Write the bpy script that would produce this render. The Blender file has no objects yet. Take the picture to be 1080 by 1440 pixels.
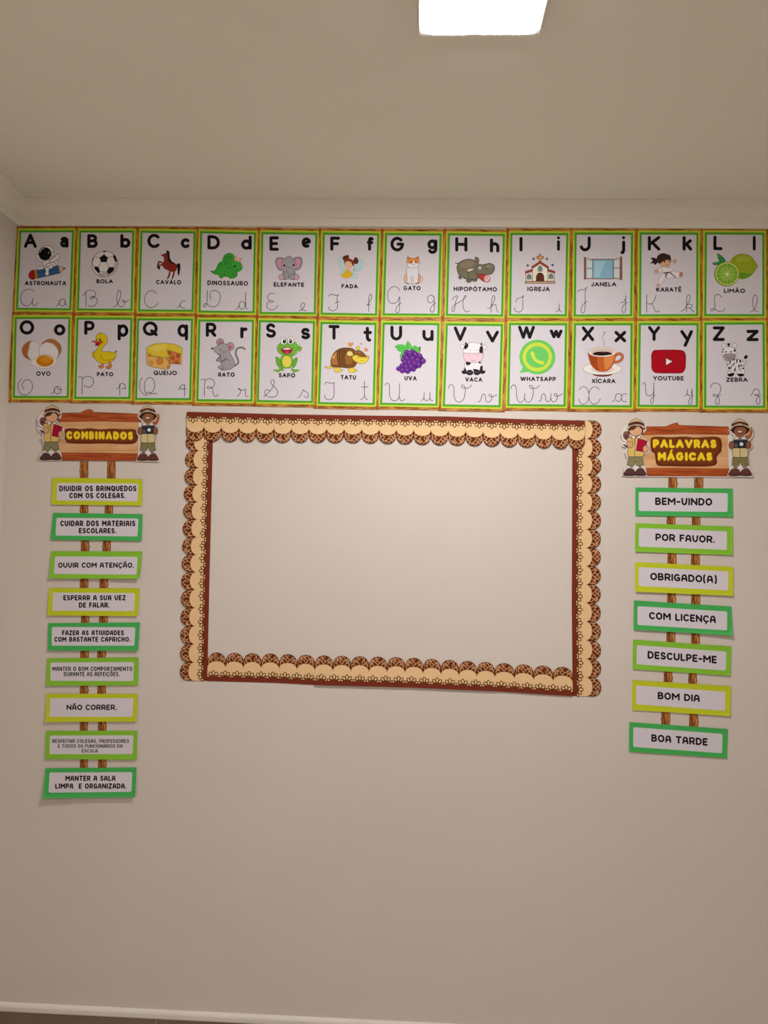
import bpy, math, random
from math import cos, sin, pi, radians
from mathutils import Matrix, Vector

# ------------------------------------------------------------------ camera, world, lamps, exposure
SC = bpy.context.scene
COL = SC.collection
YAW, PITCH, ROLL, DIST, FPX = .0433, .0601, .0229, 2.5045, 1084.8
DZ = .08                                  # skirting height below the pale bead
CAMZ = 1.4651 + DZ
fwd = Vector((-sin(YAW) * cos(PITCH), cos(YAW) * cos(PITCH), sin(PITCH)))
rt0 = Vector((cos(YAW), sin(YAW), 0))
up0 = rt0.cross(fwd)
RT = rt0 * cos(ROLL) + up0 * sin(ROLL)
UP = up0 * cos(ROLL) - rt0 * sin(ROLL)
CAM = Vector((0, -DIST, CAMZ))
cd = bpy.data.cameras.new('camera')
cam = bpy.data.objects.new('camera', cd)
COL.objects.link(cam)
cam.matrix_world = Matrix(((RT.x, UP.x, -fwd.x, CAM.x), (RT.y, UP.y, -fwd.y, CAM.y), (RT.z, UP.z, -fwd.z, CAM.z), (0, 0, 0, 1)))
cd.sensor_fit = 'VERTICAL'
cd.sensor_height = 24
cd.lens = FPX * 24 / 1440
cd.clip_start = .02
SC.camera = cam
w = bpy.data.worlds.new('world')
SC.world = w
w.use_nodes = True
w.node_tree.nodes['Background'].inputs[0].default_value = (1, .93, .85, 1)
w.node_tree.nodes['Background'].inputs[1].default_value = .05
SC.view_settings.view_transform = 'Standard'
SC.view_settings.look = 'None'
SC.view_settings.gamma = 1
SC.view_settings.use_curve_mapping = False
SC.view_settings.exposure = .09
LAMP_POWER = 118.0                         # radiance of the panel over the wall
FILL_POWER = 95.0                          # radiance of the unseen fill panel added behind the camera
CEIL = 2.6323 + DZ
CORN = 2.5642 + DZ
XL, XR, YF = -1.38, 2.35, -5.2


# ------------------------------------------------------------------ materials
def lin(c):
    return c / 12.92 if c <= .04045 else ((c + .055) / 1.055) ** 2.4


def hexlin(h, g=1.0):
    h = h.lstrip('#')
    h = h if len(h) == 6 else ''.join(c * 2 for c in h)
    return tuple(min(.95, lin(int(h[i:i + 2], 16) / 255) * g) for i in (0, 2, 4)) + (1,)


MATS = {}
INK = 1.0


def ink(h):
    """printed ink or coloured paper: flat colour with a very fine paper grain"""
    if h in MATS:
        return MATS[h]
    m = bpy.data.materials.new('ink_' + h.strip('#'))
    m.use_nodes = True
    nt = m.node_tree
    b = nt.nodes['Principled BSDF']
    b.inputs['Base Color'].default_value = hexlin(h, INK)
    b.inputs['Roughness'].default_value = .65
    b.inputs['Specular IOR Level'].default_value = .12
    m.diffuse_color = hexlin(h)
    MATS[h] = m
    return m


def proc(name, c1, c2, scale=(1, 1, 1), nscale=5, detail=4, rough=.6, bump=0.0, bscale=200, ramp=(.35, .65), wave=None):
    m = bpy.data.materials.new(name)
    m.use_nodes = True
    nt = m.node_tree
    N, L = nt.nodes, nt.links
    b = N['Principled BSDF']
    b.inputs['Roughness'].default_value = rough
    b.inputs['Specular IOR Level'].default_value = .3
    tc = N.new('ShaderNodeTexCoord')
    mp = N.new('ShaderNodeMapping')
    mp.inputs['Scale'].default_value = scale
    L.new(tc.outputs['Object'], mp.inputs[0])
    if wave:
        n = N.new('ShaderNodeTexWave')
        n.bands_direction = wave
        n.inputs['Scale'].default_value = nscale
        n.inputs['Distortion'].default_value = 5
        n.inputs['Detail'].default_value = detail
        n.inputs['Detail Scale'].default_value = 1.2
    else:
        n = N.new('ShaderNodeTexNoise')
        n.inputs['Scale'].default_value = nscale
        n.inputs['Detail'].default_value = detail
    L.new(mp.outputs[0], n.inputs['Vector'])
    r = N.new('ShaderNodeValToRGB')
    r.color_ramp.elements[0].position = ramp[0]
    r.color_ramp.elements[1].position = ramp[1]
    r.color_ramp.elements[0].color = c1
    r.color_ramp.elements[1].color = c2
    L.new(n.outputs['Fac'], r.inputs[0])
    L.new(r.outputs[0], b.inputs['Base Color'])
    if bump:
        n2 = N.new('ShaderNodeTexNoise')
        n2.inputs['Scale'].default_value = bscale
        n2.inputs['Detail'].default_value = 3
        L.new(tc.outputs['Object'], n2.inputs['Vector'])
        bp = N.new('ShaderNodeBump')
        bp.inputs['Strength'].default_value = bump
        bp.inputs['Distance'].default_value = .002
        L.new(n2.outputs['Fac'], bp.inputs['Height'])
        L.new(bp.outputs[0], b.inputs['Normal'])
    return m


M_WALL = proc('beige_wall_paint', (.705, .622, .558, 1), (.725, .642, .578, 1), nscale=2, bump=.12, bscale=90, rough=.6)
M_CEIL = proc('ceiling_paint', (.85, .80, .70, 1), (.87, .82, .72, 1), nscale=2, bump=.05, bscale=60, rough=.8)
M_CORN = proc('cornice_plaster', (.87, .81, .72, 1), (.89, .83, .74, 1), nscale=3, rough=.7)
M_BEAD = proc('pale_bead', (.82, .75, .68, 1), (.85, .78, .71, 1), nscale=9, rough=.6)
M_TILE = proc('brown_tile', (.20, .135, .10, 1), (.235, .16, .12, 1), nscale=3, rough=.35)
M_FLOOR = proc('beige_floor_tile', (.60, .54, .47, 1), (.66, .60, .53, 1), nscale=3, rough=.35)
M_GROUT = proc('tile_grout', (.5, .43, .37, 1), (.55, .48, .41, 1), nscale=40, rough=.8)
M_WOODH = proc('printed_wood_along', hexlin('86480f'), hexlin('ce8e34'), scale=(1, 1, 5), nscale=26, detail=5, rough=.5, ramp=(.36, .58))
M_WOODV = proc('printed_wood_upright', hexlin('86480f'), hexlin('ce8e34'), scale=(5, 1, 1), nscale=26, detail=5, rough=.5, ramp=(.36, .58))
M_POST = proc('printed_post_wood', hexlin('7c3a0c'), hexlin('dc9650'), scale=(11, 1, 1.2), nscale=14, detail=3, rough=.5, ramp=(.4, .56))
M_PLANK = proc('printed_plank_wood', hexlin('9a3c10'), hexlin('c4602a'), scale=(1, 1, 9), nscale=9, detail=4, rough=.5, ramp=(.35, .65))
M_PANEL = proc('printed_panel_wood', hexlin('d2955c'), hexlin('eab988'), scale=(1, 1, 6), nscale=7, detail=3, rough=.5, ramp=(.3, .7))
M_WHITEMETAL = proc('white_lamp_frame', (.75, .74, .72, 1), (.78, .77, .75, 1), nscale=3, rough=.4)


def emit(name, s, c=(1, 1, .995, 1)):
    m = bpy.data.materials.new(name)
    m.use_nodes = True
    b = m.node_tree.nodes['Principled BSDF']
    b.inputs['Base Color'].default_value = (.8, .8, .8, 1)
    b.inputs['Emission Color'].default_value = c
    b.inputs['Emission Strength'].default_value = s
    return m


# ------------------------------------------------------------------ object helpers
def empty(name, label, cat, loc, group=None):
    o = bpy.data.objects.new(name, None)
    COL.objects.link(o)
    o.location = loc
    o.empty_display_size = .05
    o['label'] = label
    o['category'] = cat
    if group:
        o['group'] = group
    return o


def obj(name, verts, faces, mats, parent=None, fm=None, smooth=False):
    me = bpy.data.meshes.new(name)
    off = Vector((0, 0, 0))
    p = parent
    while p is not None:
        off += p.location
        p = p.parent
    me.from_pydata([(v[0] - off.x, v[1] - off.y, v[2] - off.z) for v in verts], [], faces)
    for m in (mats if isinstance(mats, list) else [mats]):
        me.materials.append(m)
    if fm:
        me.polygons.foreach_set('material_index', fm)
    if smooth:
        me.polygons.foreach_set('use_smooth', [True] * len(me.polygons))
    me.update()
    o = bpy.data.objects.new(name, me)
    COL.objects.link(o)
    if parent is not None:
        o.parent = parent
    return o


def box(name, a, b, mat, parent=None):
    x0, y0, z0 = a
    x1, y1, z1 = b
    v = [(x0, y0, z0), (x1, y0, z0), (x1, y1, z0), (x0, y1, z0), (x0, y0, z1), (x1, y0, z1), (x1, y1, z1), (x0, y1, z1)]
    f = [(3, 2, 1, 0), (4, 5, 6, 7), (0, 1, 5, 4), (1, 2, 6, 5), (2, 3, 7, 6), (3, 0, 4, 7)]
    return obj(name, v, f, mat, parent)


def struct(o):
    o['kind'] = 'structure'
    return o


def wall_pt(px, py):
    """point of the back wall (x, z) seen at a pixel of the 1080x1440 photograph"""
    d = fwd * FPX + RT * (px - 540) + UP * (720 - py)
    t = -CAM.y / d.y
    return CAM.x + t * d.x, CAM.z + t * d.z


def bil(q, u, v):
    """bilinear point of a quad TL, TR, BR, BL"""
    (ax, ay), (bx, by), (cx, cy), (dx, dy) = q
    return ((1 - v) * ((1 - u) * ax + u * bx) + v * ((1 - u) * dx + u * cx),
            (1 - v) * ((1 - u) * ay + u * by) + v * ((1 - u) * dy + u * cy))


# ------------------------------------------------------------------ flat print as thin layered geometry
def catmull(p, closed=False, n=6):
    if len(p) < 3:
        return list(p)
    out = []
    m = len(p)
    rng = range(m) if closed else range(m - 1)
    for i in rng:
        p0 = p[(i - 1) % m] if closed or i > 0 else p[0]
        p1 = p[i]
        p2 = p[(i + 1) % m]
        p3 = p[(i + 2) % m] if closed or i + 2 < m else p[-1]
        for k in range(n):
            t = k / n
            a = .5 * t * (-1 + t * (2 - t))
            b = .5 * (2 + t * t * (3 * t - 5))
            c = .5 * t * (1 + t * (4 - 3 * t))
            d = .5 * t * t * (t - 1)
            out.append((a * p0[0] + b * p1[0] + c * p2[0] + d * p3[0], a * p0[1] + b * p1[1] + c * p2[1] + d * p3[1]))
    if not closed:
        out.append(p[-1])
    return out


def ell(cx, cy, rx, ry, rot=0, n=None):
    n = n or (20 if max(rx, ry) > 25 else 12)
    c, s = cos(radians(rot)), sin(radians(rot))
    return [(cx + rx * cos(2 * pi * i / n) * c - ry * sin(2 * pi * i / n) * s,
             cy + rx * cos(2 * pi * i / n) * s + ry * sin(2 * pi * i / n) * c) for i in range(n)]


class Print:
    """collects flat shapes (drawing units -> pixels -> wall) and turns them into one mesh"""
    STEP = 1.1e-5

    def __init__(self, tf, depth):
        self.tf, self.depth = tf, depth          # tf: drawing unit -> wall (x, z); depth(x, z) -> stand-off
        self.v, self.f, self.fm, self.mats, self.lay = [], [], [], [], 0

    def mi(self, c):
        m = ink(c) if isinstance(c, str) else c
        if m not in self.mats:
            self.mats.append(m)
        return self.mats.index(m)

    def face(self, pts, c, lay=None):
        w_ = [self.tf(x, y) for x, y in pts]
        ar = sum(w_[i - 1][0] * w_[i][1] - w_[i][0] * w_[i - 1][1] for i in range(len(w_)))
        if ar < 0:
            w_.reverse()
        b = len(self.v)
        z = (self.lay if lay is None else lay) * self.STEP
        self.v += [(x, -(self.depth(x, y) + z), y) for x, y in w_]
        self.f.append(tuple(range(b, b + len(w_))))
        self.fm.append(self.mi(c))

    def fill(self, pts, c):
        self.face(pts, c)
        self.lay += 1

    def ribbon(self, pts, wd, c, closed=False, cap=True):
        """polyline stroke of width wd, split at sharp corners, with round ends"""
        q = [pts[0]]
        for p in pts[1:]:
            if math.hypot(p[0] - q[-1][0], p[1] - q[-1][1]) > wd * .04 + 1e-6:
                q.append(p)
        if closed and len(q) > 2 and math.hypot(q[0][0] - q[-1][0], q[0][1] - q[-1][1]) < wd * .04 + 1e-6:
            q.pop()
        if len(q) == 1:
            self.fill(ell(q[0][0], q[0][1], wd / 2, wd / 2, n=12), c)
            return
        n = len(q)

        def dr(a, b):
            l = math.hypot(b[0] - a[0], b[1] - a[1]) or 1e-9
            return (b[0] - a[0]) / l, (b[1] - a[1]) / l
        if closed:
            L_, R_ = [], []
            for i in range(n):
                d0, d1 = dr(q[i - 1], q[i]), dr(q[i], q[(i + 1) % n])
                tx, ty = d0[0] + d1[0], d0[1] + d1[1]
                l = math.hypot(tx, ty)
                if l < .6:
                    tx, ty, k = d1[0], d1[1], 1
                else:
                    tx, ty = tx / l, ty / l
                    k = min(1.4, 1 / max(.3, tx * d1[0] + ty * d1[1]))
                L_.append((q[i][0] - ty * wd / 2 * k, q[i][1] + tx * wd / 2 * k))
                R_.append((q[i][0] + ty * wd / 2 * k, q[i][1] - tx * wd / 2 * k))
            for i in range(n):
                j = (i + 1) % n
                self.face([L_[i], L_[j], R_[j], R_[i]], c)
            self.lay += 1
            return
        segs, cur = [], [q[0]]
        for i in range(1, n):
            cur.append(q[i])
            if i < n - 1:
                d0, d1 = dr(q[i - 1], q[i]), dr(q[i], q[i + 1])
                if d0[0] * d1[0] + d0[1] * d1[1] < .75:
                    segs.append(cur)
                    cur = [q[i]]
        segs.append(cur)
        for sg in segs:
            L_, R_ = [], []
            m = len(sg)
            for i in range(m):
                d0 = dr(sg[max(0, i - 1)], sg[max(1, i)])
                d1 = dr(sg[min(i, m - 2)], sg[min(i + 1, m - 1)])
                tx, ty = d0[0] + d1[0], d0[1] + d1[1]
                l = math.hypot(tx, ty) or 1
                tx, ty = tx / l, ty / l
                L_.append((sg[i][0] - ty * wd / 2, sg[i][1] + tx * wd / 2))
                R_.append((sg[i][0] + ty * wd / 2, sg[i][1] - tx * wd / 2))
            k = 5 if cap else 0
            d0, d1 = dr(sg[0], sg[1]), dr(sg[-2], sg[-1])
            if cap:
                a0 = math.atan2(L_[0][1] - sg[0][1], L_[0][0] - sg[0][0])
                a1 = math.atan2(R_[-1][1] - sg[-1][1], R_[-1][0] - sg[-1][0])
                capA = [(sg[0][0] + wd / 2 * cos(a0 + pi * t / k), sg[0][1] + wd / 2 * sin(a0 + pi * t / k)) for t in range(k + 1)]
                capB = [(sg[-1][0] + wd / 2 * cos(a1 + pi * t / k), sg[-1][1] + wd / 2 * sin(a1 + pi * t / k)) for t in range(k + 1)]
                self.face(capA, c)
                self.face(capB, c)
            for i in range(m - 1):
                self.face([L_[i], L_[i + 1], R_[i + 1], R_[i]], c)
            self.lay += 1

    def build(self, name, parent):
        return obj(name, self.v, self.f, self.mats, parent, self.fm)


def draw(pr, text, aff=lambda x, y: (x, y), k=1.0):
    """picture language: e ellipse, k closed curve, p polygon (fill outline width ...), s curve, l polyline (colour width ...)"""
    for ln in text.strip().splitlines():
        t = ln.split()
        if not t or t[0].startswith('@'):
            continue
        c = t[0]
        if c in 'ekp':
            fc, oc, wd = t[1], t[2], float(t[3]) * k
            a = [float(x) for x in t[4:]]
            if c == 'e':
                pts = ell(*a)
            else:
                pts = list(zip(a[::2], a[1::2]))
                if c == 'k':
                    pts = catmull(pts, True, 5)
            pts = [aff(*p) for p in pts]
            if fc != '-':
                pr.fill(pts, fc)
            if oc != '-':
                pr.ribbon(pts, wd, oc, closed=True)
        else:
            a = [float(x) for x in t[3:]]
            pts = list(zip(a[::2], a[1::2]))
            if c == 's':
                pts = catmull(pts, False, 5)
            pr.ribbon([aff(*p) for p in pts], float(t[2]) * k, t[1])


# ------------------------------------------------------------------ round stroke lettering
UC = {
 'A': "0 1 .5 0 1 1;.2 .66 .8 .66", 'B': "0 0 .5 0 A .5 .24 .4 .24 -90 90 0 .48;.5 .48 A .55 .74 .45 .26 -90 90 0 1 0 0",
 'C': "A .55 .5 .55 .5 -45 -315", 'D': "0 0 .4 0 A .4 .5 .6 .5 -90 90 0 1 0 0", 'E': "1 0 0 0 0 1 1 1;0 .5 .88 .5",
 'F': "1 0 0 0 0 1;0 .5 .85 .5", 'G': "A .52 .5 .52 .5 -45 -360 .6 .5", 'H': "0 0 0 1;1 0 1 1;0 .5 1 .5", 'I': ".5 0 .5 1",
 'J': "1 0 1 .6 A .5 .62 .5 .38 0 160", 'K': "0 0 0 1;1 0 .08 .55;.3 .42 1 1", 'L': "0 0 0 1 1 1", 'M': "0 1 0 0 .5 .6 1 0 1 1",
 'N': "0 1 0 0 1 1 1 0", 'O': "A .5 .5 .5 .5 0 360", 'P': "0 1 0 0 .55 0 A .55 .3 .45 .3 -90 90 0 .6",
 'Q': "A .5 .5 .5 .5 0 360;.62 .68 1 1.02", 'R': "0 1 0 0 .55 0 A .55 .3 .45 .3 -90 90 0 .6;.5 .6 1 1",
 'S': "A .5 .26 .45 .26 -30 -270 A .5 .76 .5 .24 -90 150", 'T': "0 0 1 0;.5 0 .5 1", 'U': "0 0 0 .6 A .5 .6 .5 .4 180 0 1 0",
 'V': "0 0 .5 1 1 0", 'W': "0 0 .27 1 .5 .05 .73 1 1 0", 'X': "0 0 1 1;1 0 0 1", 'Y': "0 0 .5 .5 1 0;.5 .5 .5 1", 'Z': "0 0 1 0 0 1 1 1",
 '.': "0 1 .02 1", ',': "1 .98 0 1.16", '-': "0 .56 1 .56", '(': "A 1.3 .5 1.3 .85 -128 -232", ')': "A -.3 .5 1.3 .85 -52 52"}
LC = {
 'a': ".12 .15 A .5 .3 .5 .3 -140 0 1 1;A .45 .7 .45 .28 0 360", 'b': "0 0 0 1;A .5 .68 .5 .32 0 360", 'c': UC['C'],
 'd': "1 0 1 1;A .5 .68 .5 .32 0 360", 'e': ".06 .62 .95 .38 A .5 .5 .5 .5 -15 -300", 'f': "1 .06 A .62 .25 .3 .25 -60 -180 .32 1;0 .38 .9 .38",
 'g': "1 0 1 .68 A .52 .72 .48 .28 0 150;A .48 .3 .48 .3 0 360", 'h': "0 0 0 1;A .5 .62 .5 .28 180 360 1 1", 'i': ".5 .34 .5 1;.5 0 .51 0",
 'j': "1 .3 1 .75 A .45 .75 .55 .25 0 110;.95 0 .96 0", 'k': "0 0 0 1;.95 .28 .1 .68;.35 .55 1 1", 'l': ".5 0 .5 1", 'o': UC['O'],
 'p': "0 0 0 1;A .5 .36 .5 .36 0 360", 'q': "1 0 1 1;A .5 .36 .5 .36 0 360", 'r': "0 0 0 1;0 .45 A .6 .45 .55 .4 190 290", 's': UC['S'],
 't': ".45 0 .45 .7 A .8 .7 .35 .3 180 80;0 .35 1 .35", 'u': "0 0 0 .5 A .5 .5 .5 .5 180 0 1 0;1 0 1 1", 'v': UC['V'], 'w': UC['W'], 'x': UC['X'],
 'y': "0 0 .5 .5;1 0 .35 1", 'z': UC['Z']}
CHUNKY = {'G': "A .5 .5 .5 .5 -48 -295 .96 .95 .96 .56 .55 .56", 'A': "0 1 .1 .35 A .5 .36 .4 .36 180 360 1 1;.1 .64 .9 .64", 'V': "0 0 .05 .55 A .5 .6 .42 .4 180 0 1 0"}
WID = {'A': .86, 'B': .56, 'C': .8, 'D': .72, 'E': .52, 'F': .5, 'G': .88, 'H': .7, 'I': .01, 'J': .45, 'K': .66, 'L': .46, 'M': .9, 'N': .74,
       'O': .92, 'P': .56, 'Q': .92, 'R': .6, 'S': .56, 'T': .66, 'U': .66, 'V': .84, 'W': 1.25, 'X': .74, 'Y': .74, 'Z': .64,
       '.': .02, ',': .1, '-': .3, '(': .16, ')': .16, ' ': .3}
WIDC = dict(WID, **{' ': .16}, A=.55, B=.5, C=.55, D=.56, E=.42, F=.4, G=.58, H=.56, J=.4, K=.52, L=.38, M=.74, N=.6, O=.62, P=.48, Q=.64, R=.52, S=.46,
            T=.52, U=.55, V=.55, X=.55, Y=.55, Z=.5)
ACC = {'Ó': ('O', 'a'), 'Á': ('A', 'a'), 'Í': ('I', 'a'), 'Ê': ('E', 'c'), 'Ã': ('A', 't'), 'Õ': ('O', 't'), 'Ç': ('C', 'd')}


def strokes(spec):
    out = []
    for s in spec.split(';'):
        t = s.split()
        pts, i = [], 0
        while i < len(t):
            if t[i] == 'A':
                cx, cy, rx, ry, a0, a1 = [float(x) for x in t[i + 1:i + 7]]
                n = max(4, int(abs(a1 - a0) / 17))
                pts += [(cx + rx * cos(radians(a0 + (a1 - a0) * j / n)), cy + ry * sin(radians(a0 + (a1 - a0) * j / n))) for j in range(n + 1)]
                i += 7
            else:
                pts.append((float(t[i]), float(t[i + 1])))
                i += 2
        out.append(pts)
    return out


def glyph(pr, spec, bb, sw, col, slope=(0, 0)):
    x0, y0, x1, y1 = bb
    h = sw / 2
    cx, cy = (x0 + x1) / 2, (y0 + y1) / 2
    base = pr.lay
    for pts in strokes(spec):
        P = []
        for u, v in pts:
            x = x0 + h + u * max(0, x1 - x0 - sw)
            y = y0 + h + v * (y1 - y0 - sw)
            P.append((x, y + slope[0] * (x - cx)))
        closed = math.hypot(P[0][0] - P[-1][0], P[0][1] - P[-1][1]) < 1e-6 and len(P) > 5 and 'A' == spec[0]
        pr.ribbon(P, sw, col, closed=closed)
        if closed:
            continue


def write(pr, s, x0, x1, y0, y1, sw, col, slope=0, chunky=False):
    """a line of capitals between x0..x1, cap height y0..y1 (drawing units)"""
    H_ = (y1 - y0) - sw
    wt = WIDC if chunky else WID
    cells = []
    for ch in s:
        b, ac = ACC.get(ch, (ch, None))
        cells.append((b, ac, wt[b]))
    nat = sum(c[2] for c in cells)
    space = (x1 - x0 - sw)
    gap = sw * 1.0 + H_ * (.12 if chunky else .17)
    k = (space - gap * (len(cells) - 1)) / (nat * H_)
    if k < .5:
        gap = (space - .6 * nat * H_) / (len(cells) - 1)
        k = .6
    x = x0 + sw / 2
    xc = (x0 + x1) / 2
    base = pr.lay
    top = base
    for b, ac, wd in cells:
        W_ = wd * H_ * k
        if b != ' ':
            sp = (CHUNKY.get(b) if chunky else 'A .5 .5 .5 .5 -55 -300 .95 .56 .72 .56' if b == 'G' else None) or UC[b]
            pr.lay = base
            for pts in strokes(sp):
                P = [(x + u * W_, y0 + sw / 2 + v * H_) for u, v in pts]
                P = [(a, c + slope * (a - xc)) for a, c in P]
                pr.ribbon(P, sw, col, closed=(sp[0] == 'A' and math.hypot(P[0][0] - P[-1][0], P[0][1] - P[-1][1]) < 1e-6))
            if ac:
                m = x + W_ / 2
                h = H_
                A = {'a': [(m - .02 * h, y0 - .12 * h), (m + .14 * h, y0 - .3 * h)],
                     'c': [(m - .2 * h, y0 - .12 * h), (m, y0 - .3 * h), (m + .2 * h, y0 - .12 * h)],
                     't': [(m - .24 * h, y0 - .1 * h), (m - .1 * h, y0 - .22 * h), (m + .1 * h, y0 - .12 * h), (m + .24 * h, y0 - .24 * h)],
                     'd': [(m + .02 * h, y1), (m + .04 * h, y1 + .14 * h), (m - .1 * h, y1 + .2 * h)]}[ac]
                A = [(a, c + slope * (a - xc)) for a, c in A]
                pr.ribbon(A, sw * .72, col)
            top = max(top, pr.lay)
        x += W_ + gap
    pr.lay = top


# ------------------------------------------------------------------ the room
def plane(name, pts, mat, thick):
    """slab whose visible face is pts (4 corners), thickened along thick vector"""
    v = [Vector(p) for p in pts] + [Vector(p) + Vector(thick) for p in pts]
    return struct(obj(name, v, [(0, 1, 2, 3), (7, 6, 5, 4), (0, 4, 5, 1), (1, 5, 6, 2), (2, 6, 7, 3), (3, 7, 4, 0)], mat))


T = .12
plane('wall_back', [(XL - T, 0, 0), (XR + T, 0, 0), (XR + T, 0, CEIL), (XL - T, 0, CEIL)], M_WALL, (0, T, 0))
plane('wall_left', [(XL, YF, 0), (XL, 0, 0), (XL, 0, CEIL), (XL, YF, CEIL)], M_WALL, (-T, 0, 0))
plane('wall_right', [(XR, 0, 0), (XR, YF, 0), (XR, YF, CEIL), (XR, 0, CEIL)], M_WALL, (T, 0, 0))
plane('wall_front', [(XR + T, YF, 0), (XL - T, YF, 0), (XL - T, YF, CEIL), (XR + T, YF, CEIL)], M_WALL, (0, -T, 0))
plane('ceiling', [(XL - T, T, CEIL), (XR + T, T, CEIL), (XR + T, YF - T, CEIL), (XL - T, YF - T, CEIL)], M_CEIL, (0, 0, T))
fl = plane('floor', [(XL - T, YF - T, -.01), (XR + T, YF - T, -.01), (XR + T, T, -.01), (XL - T, T, -.01)], M_GROUT, (0, 0, -.12))
jx = wall_pt(220.5, 1436)[0]              # joint of the skirting seen at the bottom of the photograph
n0 = int((XL - jx) / .6) - 1
TILE = None
for i in range(n0, n0 + 8):
    for j in range(0, 9):
        x0, x1 = max(XL, jx + i * .6 + .002), min(XR, jx + (i + 1) * .6 - .002)
        y1, y0 = -j * .6 - .002, max(YF, -(j + 1) * .6 + .002)
        if x1 - x0 > .03 and y1 - y0 > .03:
            box('floor_tile', (x0, y0, -.009), (x1, y1, 0), M_FLOOR, fl)
# skirting: brown tile pieces with pale joints, under a pale bead
sk = struct(box('baseboard_back', (XL, -.009, .0), (XR, 0, DZ), M_GROUT))
for i in range(n0, n0 + 8):
    x0, x1 = max(XL + .001, jx + i * .6 + .0018), min(XR, jx + (i + 1) * .6 - .0018)
    if x1 - x0 > .03:
        box('skirting_tile', (x0, -.0115, .0), (x1, -.009, DZ - .001), M_TILE, sk)
struct(box('baseboard_left', (XL, YF, 0), (XL + .011, -.012, DZ), M_TILE))
struct(box('baseboard_right', (XR - .011, YF, 0), (XR, -.012, DZ), M_TILE))


def sweep(name, prof, mat, side):
    """profile (distance from wall, height) swept along the back wall or the left wall, mitred in the corner"""
    v, f = [], []
    n = len(prof)
    if side == 'back':
        for d, z in prof:
            v.append((XL + d, -d, z))
        for d, z in prof:
            v.append((XR, -d, z))
    else:
        for d, z in prof:
            v.append((XL + d, YF, z))
        for d, z in prof:
            v.append((XL + d, -d, z))
    for i in range(n):
        j = (i + 1) % n
        f.append((i, j, n + j, n + i))
    f.append(tuple(range(n)))
    f.append(tuple(range(2 * n - 1, n - 1, -1)))
    return struct(obj(name, v, f, mat))


D_ = .068
prof = [(0, CORN), (.009, CORN), (.012, CORN + .004), (.0125, CORN + .024), (.0145, CORN + .0255), (.0185, CORN + .026)]
for k in range(1, 8):
    a = k / 8 * pi / 2
    prof.append((.0185 + .036 * (1 - cos(a)), CORN + .026 + .033 * sin(a)))
prof += [(.0565, CORN + .06), (.0575, CORN + .063), (D_, CORN + .0635), (D_, CEIL), (0, CEIL)]
sweep('trim_1', prof, M_CORN, 'back')
sweep('trim_2', prof, M_CORN, 'left')
bead = [(0, DZ), (.013, DZ), (.0145, DZ + .004), (.0145, DZ + .015), (.012, DZ + .020), (.006, DZ + .0225), (0, DZ + .023)]
sweep('trim_3', bead, M_BEAD, 'back')
sweep('trim_4', bead, M_BEAD, 'left')


# ------------------------------------------------------------------ ceiling lamps
def lamp(x0, x1, y0, y1, power, label):
    e = empty('ceiling_lamp', label, 'ceiling light', ((x0 + x1) / 2, (y0 + y1) / 2, CEIL), 'square ceiling light panels')
    b = .008
    zb = CEIL - .012
    v = [(x0 - b, y0 - b, CEIL), (x1 + b, y0 - b, CEIL), (x1 + b, y1 + b, CEIL), (x0 - b, y1 + b, CEIL),
         (x0 - b, y0 - b, zb), (x1 + b, y0 - b, zb), (x1 + b, y1 + b, zb), (x0 - b, y1 + b, zb),
         (x0, y0, zb), (x1, y0, zb), (x1, y1, zb), (x0, y1, zb),
         (x0, y0, CEIL - .001), (x1, y0, CEIL - .001), (x1, y1, CEIL - .001), (x0, y1, CEIL - .001)]
    f = []
    for i in range(4):
        j = (i + 1) % 4
        f += [(i, j, 4 + j, 4 + i), (4 + i, 4 + j, 8 + j, 8 + i), (8 + i, 8 + j, 12 + j, 12 + i)]
    obj('frame', v, f, M_WHITEMETAL, e)
    r = .02
    pts = []
    for cx, cy, a in ((x1 - r, y1 - r, 0), (x0 + r, y1 - r, 90), (x0 + r, y0 + r, 180), (x1 - r, y0 + r, 270)):
        pts += [(cx + r * cos(radians(a + t * 22.5)), cy + r * sin(radians(a + t * 22.5))) for t in range(5)]
    n = len(pts)
    zt, zl = CEIL - .004, CEIL - .0135
    obj('diffuser', [(x, y, zt) for x, y in pts] + [(x, y, zl) for x, y in pts],
        [tuple(range(n)), tuple(range(2 * n - 1, n - 1, -1))] + [(i, (i + 1) % n, n + (i + 1) % n, n + i) for i in range(n)],
        emit('lamp_diffuser', power), e)


lamp(-.010, .238, -1.122, -.872, LAMP_POWER, 'glowing white square ceiling light panel above the wall, top of the picture')
lamp(-.017, .246, -3.6, -3.337, FILL_POWER, 'unseen white square fill light panel added behind the camera')  # out of view, added as broad fill for wall and ceiling

# ------------------------------------------------------------------ alphabet cards
X0S = {}
for i_, ch_ in enumerate('ABCDEFGHIJKL'):
    X0S[ch_] = ((15, 100, 185, 272, 358, 443, 530, 620, 706, 797, 887, 980)[i_], 310)
for i_, ch_ in enumerate('OPQRSTUVWXYZ'):
    X0S[ch_] = ((5, 95, 182, 268, 355, 440, 527, 615, 706, 797, 887, 980)[i_], 440)
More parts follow.
